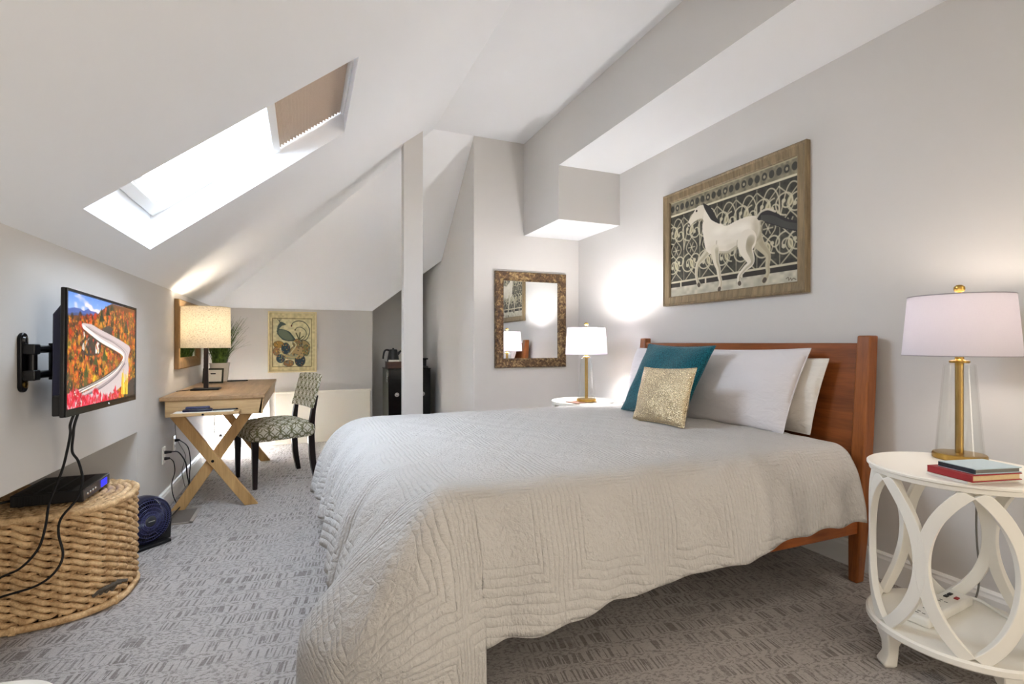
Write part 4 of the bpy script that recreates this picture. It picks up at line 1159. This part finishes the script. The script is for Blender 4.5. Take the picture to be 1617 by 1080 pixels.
t = thing('key_ring', 'small bunch of silver keys hanging on the side of the black cabinet', 'keys', (.876, 5.86, .76))
m = MB(); m.tube([(-.003, .012 * math.cos(a), .012 * math.sin(a)) for a in np.linspace(0, 2 * PI, 16, endpoint=False)], .002, 5, True); m.box(-.004, .004, -.006, .006, .01, .06); build('ring', m, M['silver'], t)
for k, a in enumerate((-.3, .1, .4)):
    m = MB(); m.box(-.005 - .002 * k, -.003 - .002 * k, -.007, .007, -.06, -.008, Matrix.Rotation(a, 4, 'X')); m.lathe([(.004, -.001), (.013, -.001), (.013, .001), (.004, .001)], (-.004 - .002 * k, .02 * a, -.016), 12, Matrix.Rotation(PI / 2, 4, 'Y'), True); build('key', m, M['silver'], t, smooth=0)
t = thing('wooden_box', 'dark brown wooden box on the cabinet, under the kettle', 'box', (1.0, 5.97, .855))
m = MB(); m.box(-.115, .12, -.075, .11, 0, .066); build('box_body', m, M['brown_box'], t, bevel=.003)
m = MB(); m.box(-.118, .123, -.078, .113, .066, .076); build('lid', m, M['brown_box'], t, bevel=.003)
m = MB(); m.box(-.10, .02, -.07, -.03, 0, .02, Matrix.Translation((0, 0, 0))); solo('napkin', m, M['paper'], 'small white folded napkin on the brown box before the kettle', 'napkin', (1.0, 5.97, .931), world=False, bevel=.002)
t = thing('kettle', 'black electric kettle with an open handle on the brown box in the niche', 'kettle', (.965, 6.00, .931), R(180))
m = MB(); m.lathe([(.0001, 0), (.066, 0), (.070, .008), (.062, .06), (.050, .125), (.044, .14), (.0001, .145)], n=28); build('body', m, M['black_plastic'], t)
m = MB(); m.ball((0, 0, .147), .011, 6); build('lid_knob', m, M['black_plastic'], t)
m = MB(); m.tube(spline([(.045, 0, .128), (.075, 0, .135), (.098, 0, .118), (.110, 0, .075), (.115, 0, .03)], 5), .011, 8); build('handle', m, M['black_plastic'], t)
m = MB(); m.tube([(-.05, 0, .085), (-.075, 0, .11), (-.09, 0, .125)], [.02, .013, .009], 8); build('spout', m, M['black_plastic'], t)
t = thing('coffee_maker', 'slim black coffee maker on the cabinet top, mostly behind the column', 'coffee maker', (1.272, 5.90, .855))
m = MB(); m.box(-.06, .068, -.07, .09, 0, .02); build('drip_base', m, M['black_plastic'], t, bevel=.003)
m = MB(); m.box(-.06, .068, .02, .09, .02, .098); build('tank', m, M['black_plastic'], t, bevel=.004)
m = MB(); m.box(-.06, .068, -.07, .09, .098, .115); build('brew_head', m, M['black_gloss'], t, bevel=.004)

# ------------------------------------------------------------------ bed
t = thing('bed', 'cherry wood bed with a tall panel headboard against the right wall', 'bed', (1.35, 2.5, 0))
hx = lambda z: 2.462 + .088 * z / 1.2
for y0, y1 in ((1.597, 1.662), (3.335, 3.40)):
    m = MB(); zs = [0, .3, .7, 1.0, 1.185]; vs = []; fs = []
    for k, z in enumerate(zs):
        w = (.026, .034, .036, .034, .030)[k]; sh = (.010, 0, 0, 0, 0)[k]
        vs += [(hx(z) - w, y0 + sh, z), (hx(z) + w, y0 + sh, z), (hx(z) + w, y1 - sh, z), (hx(z) - w, y1 - sh, z)]
    for k in range(len(zs) - 1):
        for i in range(4): fs.append((4 * k + i, 4 * k + (i + 1) % 4, 4 * k + 4 + (i + 1) % 4, 4 * k + 4 + i))
    fs += [(3, 2, 1, 0), tuple(range(4 * len(zs) - 4, 4 * len(zs)))]
    m.add(vs, fs); build('headboard_post', m, M['cherry_v'], t, True, bevel=.008, seg=3)
m = MB(); n = 20; vs = []
for k in range(n + 1):
    y = 1.655 + (3.342 - 1.655) * k / n; zt = 1.148
    for z, dx in ((.33, -.016), (zt, -.016), (zt, .012), (.33, .012)): vs.append((hx(z) + dx, y, z))
fs = [(4 * k + i, 4 * k + (i + 1) % 4, 4 * k + 4 + (i + 1) % 4, 4 * k + 4 + i) for k in range(n) for i in range(4)] + [(3, 2, 1, 0), tuple(range(4 * n, 4 * n + 4))]
m.add(vs, fs); build('headboard_panel', m, M['cherry'], t, True, bevel=.005)
for y0, y1 in ((1.612, 1.64), (3.36, 3.388)):
    m = MB(); m.box(.21, 2.45, y0, y1, .235, .388); build('side_rail', m, M['cherry_x'], t, True, bevel=.004)
m = MB(); m.box(.21, .24, 1.612, 3.388, .235, .388); build('foot_rail', m, M['cherry'], t, True, bevel=.004)
for y in (1.78, 3.20):
    m = MB(); m.hexa([(.14, y - .018, 0), (.175, y - .018, 0), (.175, y + .018, 0), (.14, y + .018, 0), (.16, y - .03, .25), (.22, y - .03, .25), (.22, y + .03, .25), (.16, y + .03, .25)]); build('foot_leg', m, M['cherry_v'], t, True, bevel=.004)
for k in range(7):
    x = .4 + k * .32; m = MB(); m.box(x, x + .07, 1.64, 3.36, .30, .32); build('slat', m, M['oak_x'], t, True)

m = MB(); m.box(.42, 2.435, 1.665, 3.345, .322, .655)
solo('mattress', m, M['mattress'], 'grey mattress showing as a sliver between quilt and headboard post', 'mattress', (1.43, 2.5, .322), bevel=.04, seg=4, smooth=50)

# quilt: one draped surface
ZT, XF, XH_, Y0, Y1 = .672, .40, 2.31, 1.635, 3.335
def lerp(x, xs, ys): return float(np.interp(x, xs, ys))
hem_n = ([.40, .45, .490, .51, .60, .78, 1.0, 1.28, 1.46, 1.71, 1.83, 2.0, 2.25, 2.31], [.19, .19, .19, .193, .195, .208, .250, .264, .288, .296, .322, .343, .352, .35])
cols = []   # perimeter columns: base (x, y), hem offset (tx, ty), hem z, flat direction
xs = sorted(set(list(np.linspace(XF, XH_, 150)) + [.470, .478, .484, .4865, .490, .496, .505]), reverse=True)
for x in xs:
    u = (x - XF) / (XH_ - XF); wav = .010 * math.sin(x * 15) + .006 * math.sin(x * 31 + 1)
    cols.append(((x, Y0), (.0 + .06 * max(0, 1 - (x - XF) / .25), -.135 - .015 * math.sin(x * 9) + wav - .02 * max(0, 1 - (x - XF) / .3)), lerp(x, *hem_n) + .006 * math.sin(x * 34), (0, -1), .012 if x < .489 else None, 0.0))
nA = 40
ctrl = [(.06, -.155), (-.10, -.145), (-.25, -.085), (-.355, .03), (-.405, .14), (-.385, .20)]
bsp = spline([(a, b, 0) for a, b in ctrl], 10)
for k in range(1, nA):
    u = k / nA; p = bsp[int(u * (len(bsp) - 1))]
    a = u * PI / 2; cols.append(((XF, Y0), (p.x, p.y), .19 + .035 * u, (-math.sin(a), -math.cos(a)), .012, math.sin(min(1, u * 1.35) * PI / 2) ** 1.5))
ycs = sorted(set(list(np.linspace(Y0, Y1, 120)) + [Y0 + .004, Y0 + .012, Y0 + .03]))
for y in ycs:
    d = y - Y0; e = Y1 - y
    ty = .20 * math.exp(-d / .16) + .05 * math.exp(-e / .12)
    tx = -.30 - .075 * math.exp(-d / .1) - .05 * math.exp(-e / .15) + .018 * math.sin(y * 17) + .012 * math.sin(y * 39 + 1)
    hz = .225 + .045 * math.exp(-e / .25) + .012 * math.sin(y * 9 + .5) + .006 * math.sin(y * 28)
    st_ = min(1, max(0, (d - .30) / .05)); st_ = st_ * st_ * (3 - 2 * st_)
    cols.append(((XF, y), (tx, ty), hz, (-1, 0), .012 + (hz - .012) * st_, math.exp(-(d / .17) ** 2)))
for k in range(1, nA):
    u = k / nA; a = u * PI / 2; b = 1 + .12 * math.sin(2 * a) 
    cols.append(((XF, Y1), (-.35 * math.cos(a) * b, .05 + .11 * math.sin(a) * b), .215 + .05 * u, (-math.cos(a), math.sin(a)), None, 0.0))
for x in reversed(xs):
    cols.append(((x, Y1), (0, .13), .30 + .006 * math.sin(x * 30), (0, 1), None, 0.0))
NQ = 46
def noise3(x, y): return .5 * math.sin(x * 7.1 + 1.3 * math.sin(y * 5.2)) * math.cos(y * 6.3 + x) + .3 * math.sin(x * 17 + y * 11) + .2 * math.cos(x * 23 - y * 19)
V = []; UV = []; F = []
nc = len(cols)
for (bx, by), (tx, ty), hz, (fx, fy), ext, rg in cols:
    drop = ZT - hz; c0 = .80; full = 1 if ext is None else 1 + max(0, hz - ext) / drop
    for q in range(NQ + 1):
        s = q / NQ * full; o = 2 * s * (1 - s) * c0 + s * s if s <= 1 else 1 + .10 * (s - 1); h = s * s if s <= 1 else s
        if s <= 1: o = o * (1 - rg) + s * rg; h = h * (1 - rg) + (.35 * s * s + .65 * s) * rg
        w = noise3(bx * 1.5 + fx * s, by * 1.5 + fy * s) * .006 * min(1, s * 3)
        V.append((bx + tx * o + fx * w, by + ty * o + fy * w, ZT - drop * h + .004 * noise3(bx * 2, by * 2) * max(0, 1 - s)))
        UV.append((bx + fx * drop * (s * .95 + .05 * s), by + fy * drop * s))
for c_ in range(nc - 1):
    for q in range(NQ):
        a = c_ * (NQ + 1) + q; b = a + NQ + 1; F.append((a, b, b + 1, a + 1))
nb = len(V)
tx_ = sorted(xs); ny = len(ycs) - 1; nx = len(tx_)
for j in range(ny + 1):
    for i in range(nx):
        x = tx_[i]; y = ycs[j]
        ed = min((x - XF) / .25, (y - Y0) / .25, (Y1 - y) / .25, 1)
        V.append((x, y, ZT + .004 * noise3(x * 2, y * 2) + .010 * ed * (1 + .4 * noise3(x * 3, y * 2.5)))); UV.append((x, y))
for j in range(ny):
    for i in range(nx - 1): a = nb + j * nx + i; F.append((a, a + 1, a + nx + 1, a + nx))
me = bpy.data.meshes.new('quilt'); me.from_pydata(V, [], F)
ul = me.uv_layers.new(name='UVMap'); li = np.zeros(len(me.loops), np.int32); me.loops.foreach_get('vertex_index', li)
ul.data.foreach_set('uv', np.array(UV, np.float32)[li].ravel())
bm = bmesh.new(); bm.from_mesh(me); bmesh.ops.remove_doubles(bm, verts=bm.verts, dist=.0012); bmesh.ops.recalc_face_normals(bm, faces=bm.faces); bm.to_mesh(me); bm.free()
me.polygons.foreach_set('use_smooth', [True] * len(me.polygons)); me.materials.append(M['quilt'])
me.transform(Matrix.Translation((-1.35, -2.5, 0)))
q = bpy.data.objects.new('quilt', me); COL.objects.link(q); q.location = (1.35, 2.5, 0)
tag(q, 'white textured quilt spread over the bed, its near corner trailing to the carpet', 'quilt')
sm = q.modifiers.new('soften', 'CORRECTIVE_SMOOTH') if False else None
sd = q.modifiers.new('thick', 'SOLIDIFY'); sd.thickness = .010; sd.offset = 0

# pillows and cushions
def pillow(name, label, mat, w, h, d, base, lean, yaw=0.0, roll=0.0, pinch=.05, shear=0.0, seed=1, piping=None, cat='pillow', lump=.006):
    """Local: width along y, height along z from the base, face toward -x; lean tips the top toward +x."""
    t = thing(name, label, cat, base)
    n = 34; vs = []; fs = []
    rot = Matrix.Rotation(yaw, 4, 'Z') @ Matrix.Rotation(lean, 4, 'Y') @ Matrix.Rotation(roll, 4, 'X')
    rs = np.random.default_rng(seed); ph = rs.random(6) * 6
    for side in (-1, 1):
        for j in range(n + 1):
            for i in range(n + 1):
                u, v_ = i / n * 2 - 1, j / n * 2 - 1
                u = math.sin(u * PI / 2) * .35 + u * .65; v_ = math.sin(v_ * PI / 2) * .35 + v_ * .65
                y = w / 2 * u * (1 - pinch * (1 - v_ * v_)); z = h / 2 * v_ * (1 - pinch * (1 - u * u))
                prof = ((1 - u * u) * (1 - v_ * v_)) ** .42
                th = d / 2 * prof
                th += lump * prof ** .5 * (math.sin(u * 5 + ph[0] + v_ * 3) + math.sin(v_ * 7 + ph[1] - u * 4) * .6)
                th = max(th, .0)
                vs.append(rot @ Vector((side * th, y - shear * (z + h / 2), z + h / 2)))
    N_ = (n + 1) ** 2
    for j in range(n):
        for i in range(n):
            a = j * (n + 1) + i; fs.append((a, a + n + 1, a + n + 2, a + 1)); b = a + N_; fs.append((b + 1, b + n + 2, b + n + 1, b))
    m = MB(); m.add(vs, fs); build('cover', m, mat, t, smooth=70, weld=.0005)
    bd = [(-1 + 2 * k / n, -1) for k in range(n)] + [(1, -1 + 2 * k / n) for k in range(n)] + [(1 - 2 * k / n, 1) for k in range(n)] + [(-1, 1 - 2 * k / n) for k in range(n)]
    path = []
    for u, v_ in bd:
        u2 = math.sin(u * PI / 2) * .35 + u * .65; v2 = math.sin(v_ * PI / 2) * .35 + v_ * .65
        path.append(rot @ Vector((0, w / 2 * u2 * (1 - pinch * (1 - v2 * v2)) - shear * (h / 2 * v2 * (1 - pinch * (1 - u2 * u2)) + h / 2), h / 2 * v2 * (1 - pinch * (1 - u2 * u2)) + h / 2)))
    m = MB(); m.tube(path, .0032 if piping is None else .005, 6, True); build('seam_piping', m, piping or mat, t, smooth=70)
    return t
pillow('pillow', 'white pillow tilted against the headboard beyond the teal cushion', M['pillow_white'], .70, .46, .16, (2.285, 2.975, .676), R(20), 0, R(0), .04, 0, 3)
pillow('pillow', 'ivory pillow at the bed edge, peeking out behind the big white pillow', M['pillow_back'], .68, .395, .08, (2.41, 2.17, .676), R(8), R(0), R(0), .03, .16, 4)
pillow('pillow', 'large white pillow in front, between teal cushion and bare headboard', M['pillow_white'], .74, .470, .135, (2.245, 2.245, .674), R(21), R(4), R(-1), .04, .10, 5)
pillow('cushion', 'square teal chenille cushion behind the small gold cushion', M['teal'], .58, .48, .12, (2.04, 2.66, .684), R(19), R(3), R(1), .06, .20, 6, cat='cushion')
pillow('cushion', 'small champagne gold sequined cushion in front of the teal one', M['sequin'], .425, .335, .10, (1.865, 2.365, .686), R(18), R(3), R(-2), .06, 0, 8, cat='cushion', lump=.005)

# ------------------------------------------------------------------ bedside tables
def bedside_table(loc, Ht, Rt, phase, label):
    t = thing('bedside_table', label, 'table', loc)
    m = MB(); m.lathe([(.0001, Ht - .032), (Rt - .02, Ht - .032), (Rt - .008, Ht - .028), (Rt - .006, Ht - .014), (Rt, Ht - .010), (Rt, Ht - .004), (Rt - .005, Ht), (.0001, Ht)], n=72); build('tabletop', m, M['white_furn'], t)
    zs = .135
    m = MB(); m.lathe([(.0001, zs), (Rt - .005, zs), (Rt + .002, zs + .006), (Rt + .002, zs + .022), (Rt - .005, zs + .028), (.0001, zs + .028)], n=72); build('lower_shelf', m, M['white_furn'], t)
    za, zb_ = zs + .026, Ht - .030; Rr = Rt - .018; nring = 6; hw_ = .019; th_ = .011
    # pointed ovals set edge to edge round the drum, each of two bowed bands bent to the round
    for k in range(nring):
        a0 = phase + k * 2 * PI / nring; n = 30; hmax = PI / nring - .004; m = MB()
        for sg in (-1, 1):
            cl = []
            for i in range(n + 1):
                v_ = i / n * 2 - 1
                arc = (math.sqrt(max(0, 1.36 ** 2 - v_ * v_)) - math.sqrt(1.36 ** 2 - 1)) / (1.36 - math.sqrt(1.36 ** 2 - 1))
                cl.append((sg * arc * (hmax - .012 / Rr) * Rr + sg * .010, za + (zb_ - za) * i / n))
            vs = []; fs = []
            for i, (x, z) in enumerate(cl):
                p0 = Vector(cl[max(0, i - 1)]); p1 = Vector(cl[min(n, i + 1)]); d = (p1 - p0).normalized(); nn = Vector((-d.y, d.x))
                for q, rad in ((-1, Rr - th_), (1, Rr - th_), (1, Rr + th_), (-1, Rr + th_)):
                    px, pz = x + nn.x * q * hw_, min(max(z + nn.y * q * hw_, za - .004), zb_ + .002)
                    al = a0 + px / Rr; vs.append((rad * math.cos(al), rad * math.sin(al), pz))
            for i in range(n):
                for q in range(4): fs.append((4 * i + q, 4 * i + (q + 1) % 4, 4 * i + 4 + (q + 1) % 4, 4 * i + 4 + q))
            fs += [(3, 2, 1, 0), tuple(range(4 * n, 4 * n + 4))]
            m.add(vs, fs)
        build('oval_side', m, M['white_furn'], t, smooth=40, bevel=.002)
    for k in range(4):
        a = phase + R(295) + k * PI / 2
        prof = [(.020, 0), (.028, .012), (.022, .045), (.024, .08), (.036, .115), (.036, zs)]
        m = MB(); vs = []; fs = []
        for r_, z in prof:
            for sx, sy in ((-1, -1), (1, -1), (1, 1), (-1, 1)): vs.append(Matrix.Rotation(a, 3, 'Z') @ Vector((Rt - .045 + (.012 if z < .03 else 0) + sx * r_ * .75, sy * r_, z)))
        for q in range(len(prof) - 1):
            for i in range(4): fs.append((4 * q + i, 4 * q + (i + 1) % 4, 4 * q + 4 + (i + 1) % 4, 4 * q + 4 + i))
        fs += [(3, 2, 1, 0), tuple(range(4 * len(prof) - 4, 4 * len(prof)))]
        m.add(vs, fs); build('foot', m, M['white_furn'], t, bevel=.004, smooth=60)
    return t
NT_ = (2.125, 1.05, 0); FT_ = (2.215, 3.80, 0)
bedside_table(NT_, .712, .264, R(-145), 'round white bedside table with interlaced oval sides, books and lamp on it')
bedside_table(FT_, .655, .264, R(20), 'round white bedside table in the corner past the bed, mostly hidden')

def bedside_lamp(loc, label, power, tint):
    t = thing('table_lamp', label, 'lamp', loc)
    m = MB(); m.lathe([(.0001, 0), (.078, 0), (.081, .003), (.081, .018), (.078, .022), (.066, .024), (.0001, .024)], n=48); build('base', m, M['brass'], t)
    m = MB(); m.lathe([(.072, .024), (.048, .345), (.047, .356), (.030, .362), (.030, .358), (.043, .352), (.044, .343), (.068, .024)], n=48, close=True); build('glass_body', m, M['lamp_glass'], t)
    m = MB(); m.lathe([(.0001, .02), (.013, .02), (.013, .362), (.030, .362), (.031, .366), (.031, .370), (.016, .373), (.0135, .376), (.0135, .43), (.0001, .43)], n=24); build('stem', m, M['brass'], t)
    zb_, zt_ = .388, .614
    m = MB(); m.lathe([(.172, zb_), (.174, zb_), (.156, zt_), (.154, zt_)], n=72, close=True); build('lamp_shade', m, M['lamp_shade'], t, uv='cyl', smooth=50)
    for rr_, z in ((.1735, zb_ + .001), (.1555, zt_ - .001)): m = MB(); m.tube([(rr_ * math.cos(a), rr_ * math.sin(a), z) for a in np.linspace(0, 2 * PI, 64, endpoint=False)], .0018, 5, True); build('shade_trim', m, M['grey_trim'], t)
    m = MB()
    for a in (0.3, 0.3 + 2 * PI / 3, .3 + 4 * PI / 3): m.tube([(0, 0, zt_ - .004), (.155 * math.cos(a), .155 * math.sin(a), zt_ - .004)], .0015, 5)
    m.tube(spline([(.012, 0, .43), (.045, 0, .47), (.05, 0, .53), (.02, 0, .60), (0, 0, .612)], 5), .0016, 5); m.tube(spline([(-.012, 0, .43), (-.045, 0, .47), (-.05, 0, .53), (-.02, 0, .60), (0, 0, .612)], 5), .0016, 5)
    build('harp', m, M['silver_gilt'], t)
    m = MB(); m.lathe([(.0001, .612), (.006, .612), (.006, .622), (.004, .626), (.0145, .630), (.0175, .638), (.0165, .648), (.009, .655), (.0001, .656)], n=24); build('finial', m, M['brass'], t)
    L_ = bpy.data.lights.new('bulb', 'POINT'); L_.energy = power; L_.shadow_soft_size = .045; L_.color = tint
    o = bpy.data.objects.new('bulb', L_); COL.objects.link(o); o.parent = t; o.location = (0, 0, .548)
    return t
bedside_lamp((2.285, 1.125, .712), 'glass and brass table lamp with lilac-white shade on the near bedside table by the books', 1.8, (1, .88, .74))
m = MB(); m.box(-.11, .11, -.07, .07, 0, .006); o = solo('magazine', m, simple('magazine_cover', (150, 112, 96), .4, nscale=12, nstr=.01, var=.4), 'thin brownish magazine lying under the far glass lamp', 'magazine', (2.13, 3.67, .656), world=False, bevel=.001); o.rotation_euler = (0, 0, R(12))
bedside_lamp((2.175, 3.665, .663), 'glass and brass table lamp with bright white shade beside the bronze framed mirror', 13, (1, .98, .95))

# desk lamp bulb
L_ = bpy.data.lights.new('bulb', 'POINT'); L_.energy = 2.8; L_.shadow_soft_size = .025; L_.color = (1, .90, .76)
o = bpy.data.objects.new('bulb', L_); COL.objects.link(o); o.location = (-.715, 4.52, DZ + .485)

# books
def book(loc, rotz, w, d, h, cov, page, label, spine=None):
    """w along local x (the spine side at -x), d along local y."""
    t = thing('book', label, 'book', loc, rotz)
    m = MB(); m.box(-w / 2, w / 2, -d / 2, d / 2, 0, .003); m.box(-w / 2, w / 2, -d / 2, d / 2, h - .003, h)
    build('cover', m, cov, t, bevel=.0008)
    m = MB(); m.box(-w / 2, -w / 2 + .004, -d / 2, d / 2, 0, h); build('spine', m, spine or cov, t, bevel=.0012)
    m = MB(); m.box(-w / 2 + .004, w / 2 - .005, -d / 2 + .004, d / 2 - .004, .003, h - .003); build('pages', m, page, t, smooth=0)
BR = R(-14)
book((2.005, .955, .712), BR, .19, .135, .010, M['paper'], M['paper'], 'thin white book at the bottom of the bedside stack')
book((1.995, .945, .722), R(-12), .19, .14, .022, M['red_cover'], M['page'], 'red clothbound book with tan pages in the middle of the stack')
book((2.005, .935, .744), R(-13), .175, .115, .017, M['blue_cover'], M['grey_plastic'], 'pale blue book with dark spine on top of the stack', M['dark_cover'])

# power strip on the lower shelf
t = thing('power_strip', 'white power strip with outlets and dark switches on the lower table shelf', 'power strip', (2.15, 1.12, .163), R(6))
m = MB(); m.box(-.17, .17, -.04, .04, 0, .034); build('housing', m, M['white_plastic'], t, bevel=.010, seg=3)
for k in range(4):
    x = -.135 + k * .055; m = MB()
    for dx, dy in ((-.008, .009), (.008, .009), (0, -.008)): m.box(x + dx - .0018, x + dx + .0018, dy - .005, dy + .005, .0335, .0346)
    build('outlet_slots', m, M['rubber'], t, smooth=0)
for k in range(3):
    m = MB(); x, y = ((.085, .012), (.115, .012), (.097, -.015))[k]; m.box(x - .011, x + .011, y - .006, y + .006, .033, .0375); build('switch', m, M['black_plastic'] if k < 2 else M['red_cover'], t, bevel=.001)
m = MB(); m.tube(spline([(2.302, 1.14, .18), (2.335, 1.15, .175), (2.37, 1.10, .172), (2.33, 1.02, .170), (2.30, .95, .170)], 6), .006, 8); solo('extension_lead', m, M['white_plastic'], 'loose white lead curled on the lower shelf by the power strip', 'cord', (2.302, 1.14, .17), smooth=60)
m = MB(); m.tube(spline([(2.355, 1.12, .716), (2.40, 1.13, .70), (2.43, 1.14, .6), (2.45, 1.15, .4), (2.47, 1.15, .22), (2.45, 1.16, .12), (2.42, 1.20, .04), (2.46, 1.26, .008)], 6), .0035, 6); solo('grey_cable', m, M['grey_plastic'], 'thin grey cable hanging behind the near bedside table', 'cable', (2.355, 1.12, .712), smooth=60)

# pale stool whose rounded top enters the frame at the bottom corner
t = thing('stool', 'white rounded stool top entering at the bottom corner below the basket', 'stool', (-.645, 1.15, 0))
m = MB(); n = 64; pts = []
for k in range(n):
    a = 2 * PI * k / n; c_, s_ = math.cos(a), math.sin(a); pts.append((.205 * math.copysign(abs(c_) ** .62, c_), .225 * math.copysign(abs(s_) ** .62, s_)))
m.prism(pts, .42, .45, 'z'); build('stool_top', m, M['white_furn'], t, bevel=.010, seg=3)
for sx in (-1, 1):
    for sy in (-1, 1):
        m = MB(); m.tube([(sx * .15, sy * .16, .425), (sx * .17, sy * .185, 0)], [.018, .013], 10); build('leg', m, M['white_furn'], t)

# ------------------------------------------------------------------ daylight and added fill
w = bpy.data.worlds.new('sky'); SC.world = w; w.use_nodes = True
nt = w.node_tree; nt.nodes.clear()
wo = nt.nodes.new('ShaderNodeOutputWorld'); bg = nt.nodes.new('ShaderNodeBackground')
bg.inputs[0].default_value = (.74, .87, 1.04, 1); bg.inputs[1].default_value = 11.5
nt.links.new(bg.outputs[0], wo.inputs[0])
L_ = bpy.data.lights.new('sun', 'SUN'); L_.energy = 270; L_.angle = R(1.0); L_.color = (.97, .98, 1.0)
o = bpy.data.objects.new('sun', L_); COL.objects.link(o); o.location = (0, 12, 8); o.rotation_euler = Vector((-.62, -.78, -.47)).to_track_quat('-Z', 'Y').to_euler()
def portal(loc, rot, sx, sy):
    L_ = bpy.data.lights.new('daylight_opening', 'AREA'); L_.shape = 'RECTANGLE'; L_.size = sx; L_.size_y = sy
    L_.cycles.is_portal = True
    o = bpy.data.objects.new('daylight_opening', L_); COL.objects.link(o); o.location = loc; o.rotation_euler = rot
ca = math.atan(S1)
for x0, x1, y0, y1 in SK:
    cx, cy = (x0 + x1) / 2, (y0 + y1) / 2
    portal((cx - math.sin(ca) * .16, cy, zA(cx) + SH + math.cos(ca) * .16), (0, -ca, 0), (x1 - x0) / math.cos(ca) + .1, y1 - y0 + .1)
# warm fill light added in the made-up doorway behind the camera
L_ = bpy.data.lights.new('added_fill_light', 'AREA'); L_.shape = 'RECTANGLE'; L_.size = 2.0; L_.size_y = 2.0; L_.energy = 64; L_.color = (1, .89, .74)
o = bpy.data.objects.new('added_fill_light', L_); COL.objects.link(o); o.location = (XR + .25, (DO0 + DO1) / 2, 1.1); o.rotation_euler = (R(90), 0, R(68))
portal(((WX0 + WX1) / 2, YB + .15, (WZ0 + WZ1) / 2), (R(-90), 0, 0), WX1 - WX0, WZ1 - WZ0)

# ------------------------------------------------------------------ camera and view
cam = bpy.data.cameras.new('camera'); co = bpy.data.objects.new('camera', cam); COL.objects.link(co); SC.camera = co
co.location = (0, 0, H0); co.rotation_euler = (R(90), 0, R(-22.34))
cam.sensor_fit = 'HORIZONTAL'; cam.sensor_width = 36; cam.lens = 800 / 1617 * 36; cam.shift_y = 1.0 / 1617; cam.clip_start = .05
vs_ = SC.view_settings; vs_.view_transform = 'Standard'; vs_.look = 'None'; vs_.gamma = 1; vs_.use_curve_mapping = False; vs_.exposure = 1.48
SC.cycles.use_denoising = True
SC.cycles.max_bounces = 14; SC.cycles.diffuse_bounces = 8; SC.cycles.transparent_max_bounces = 24; SC.cycles.sample_clamp_indirect = 22
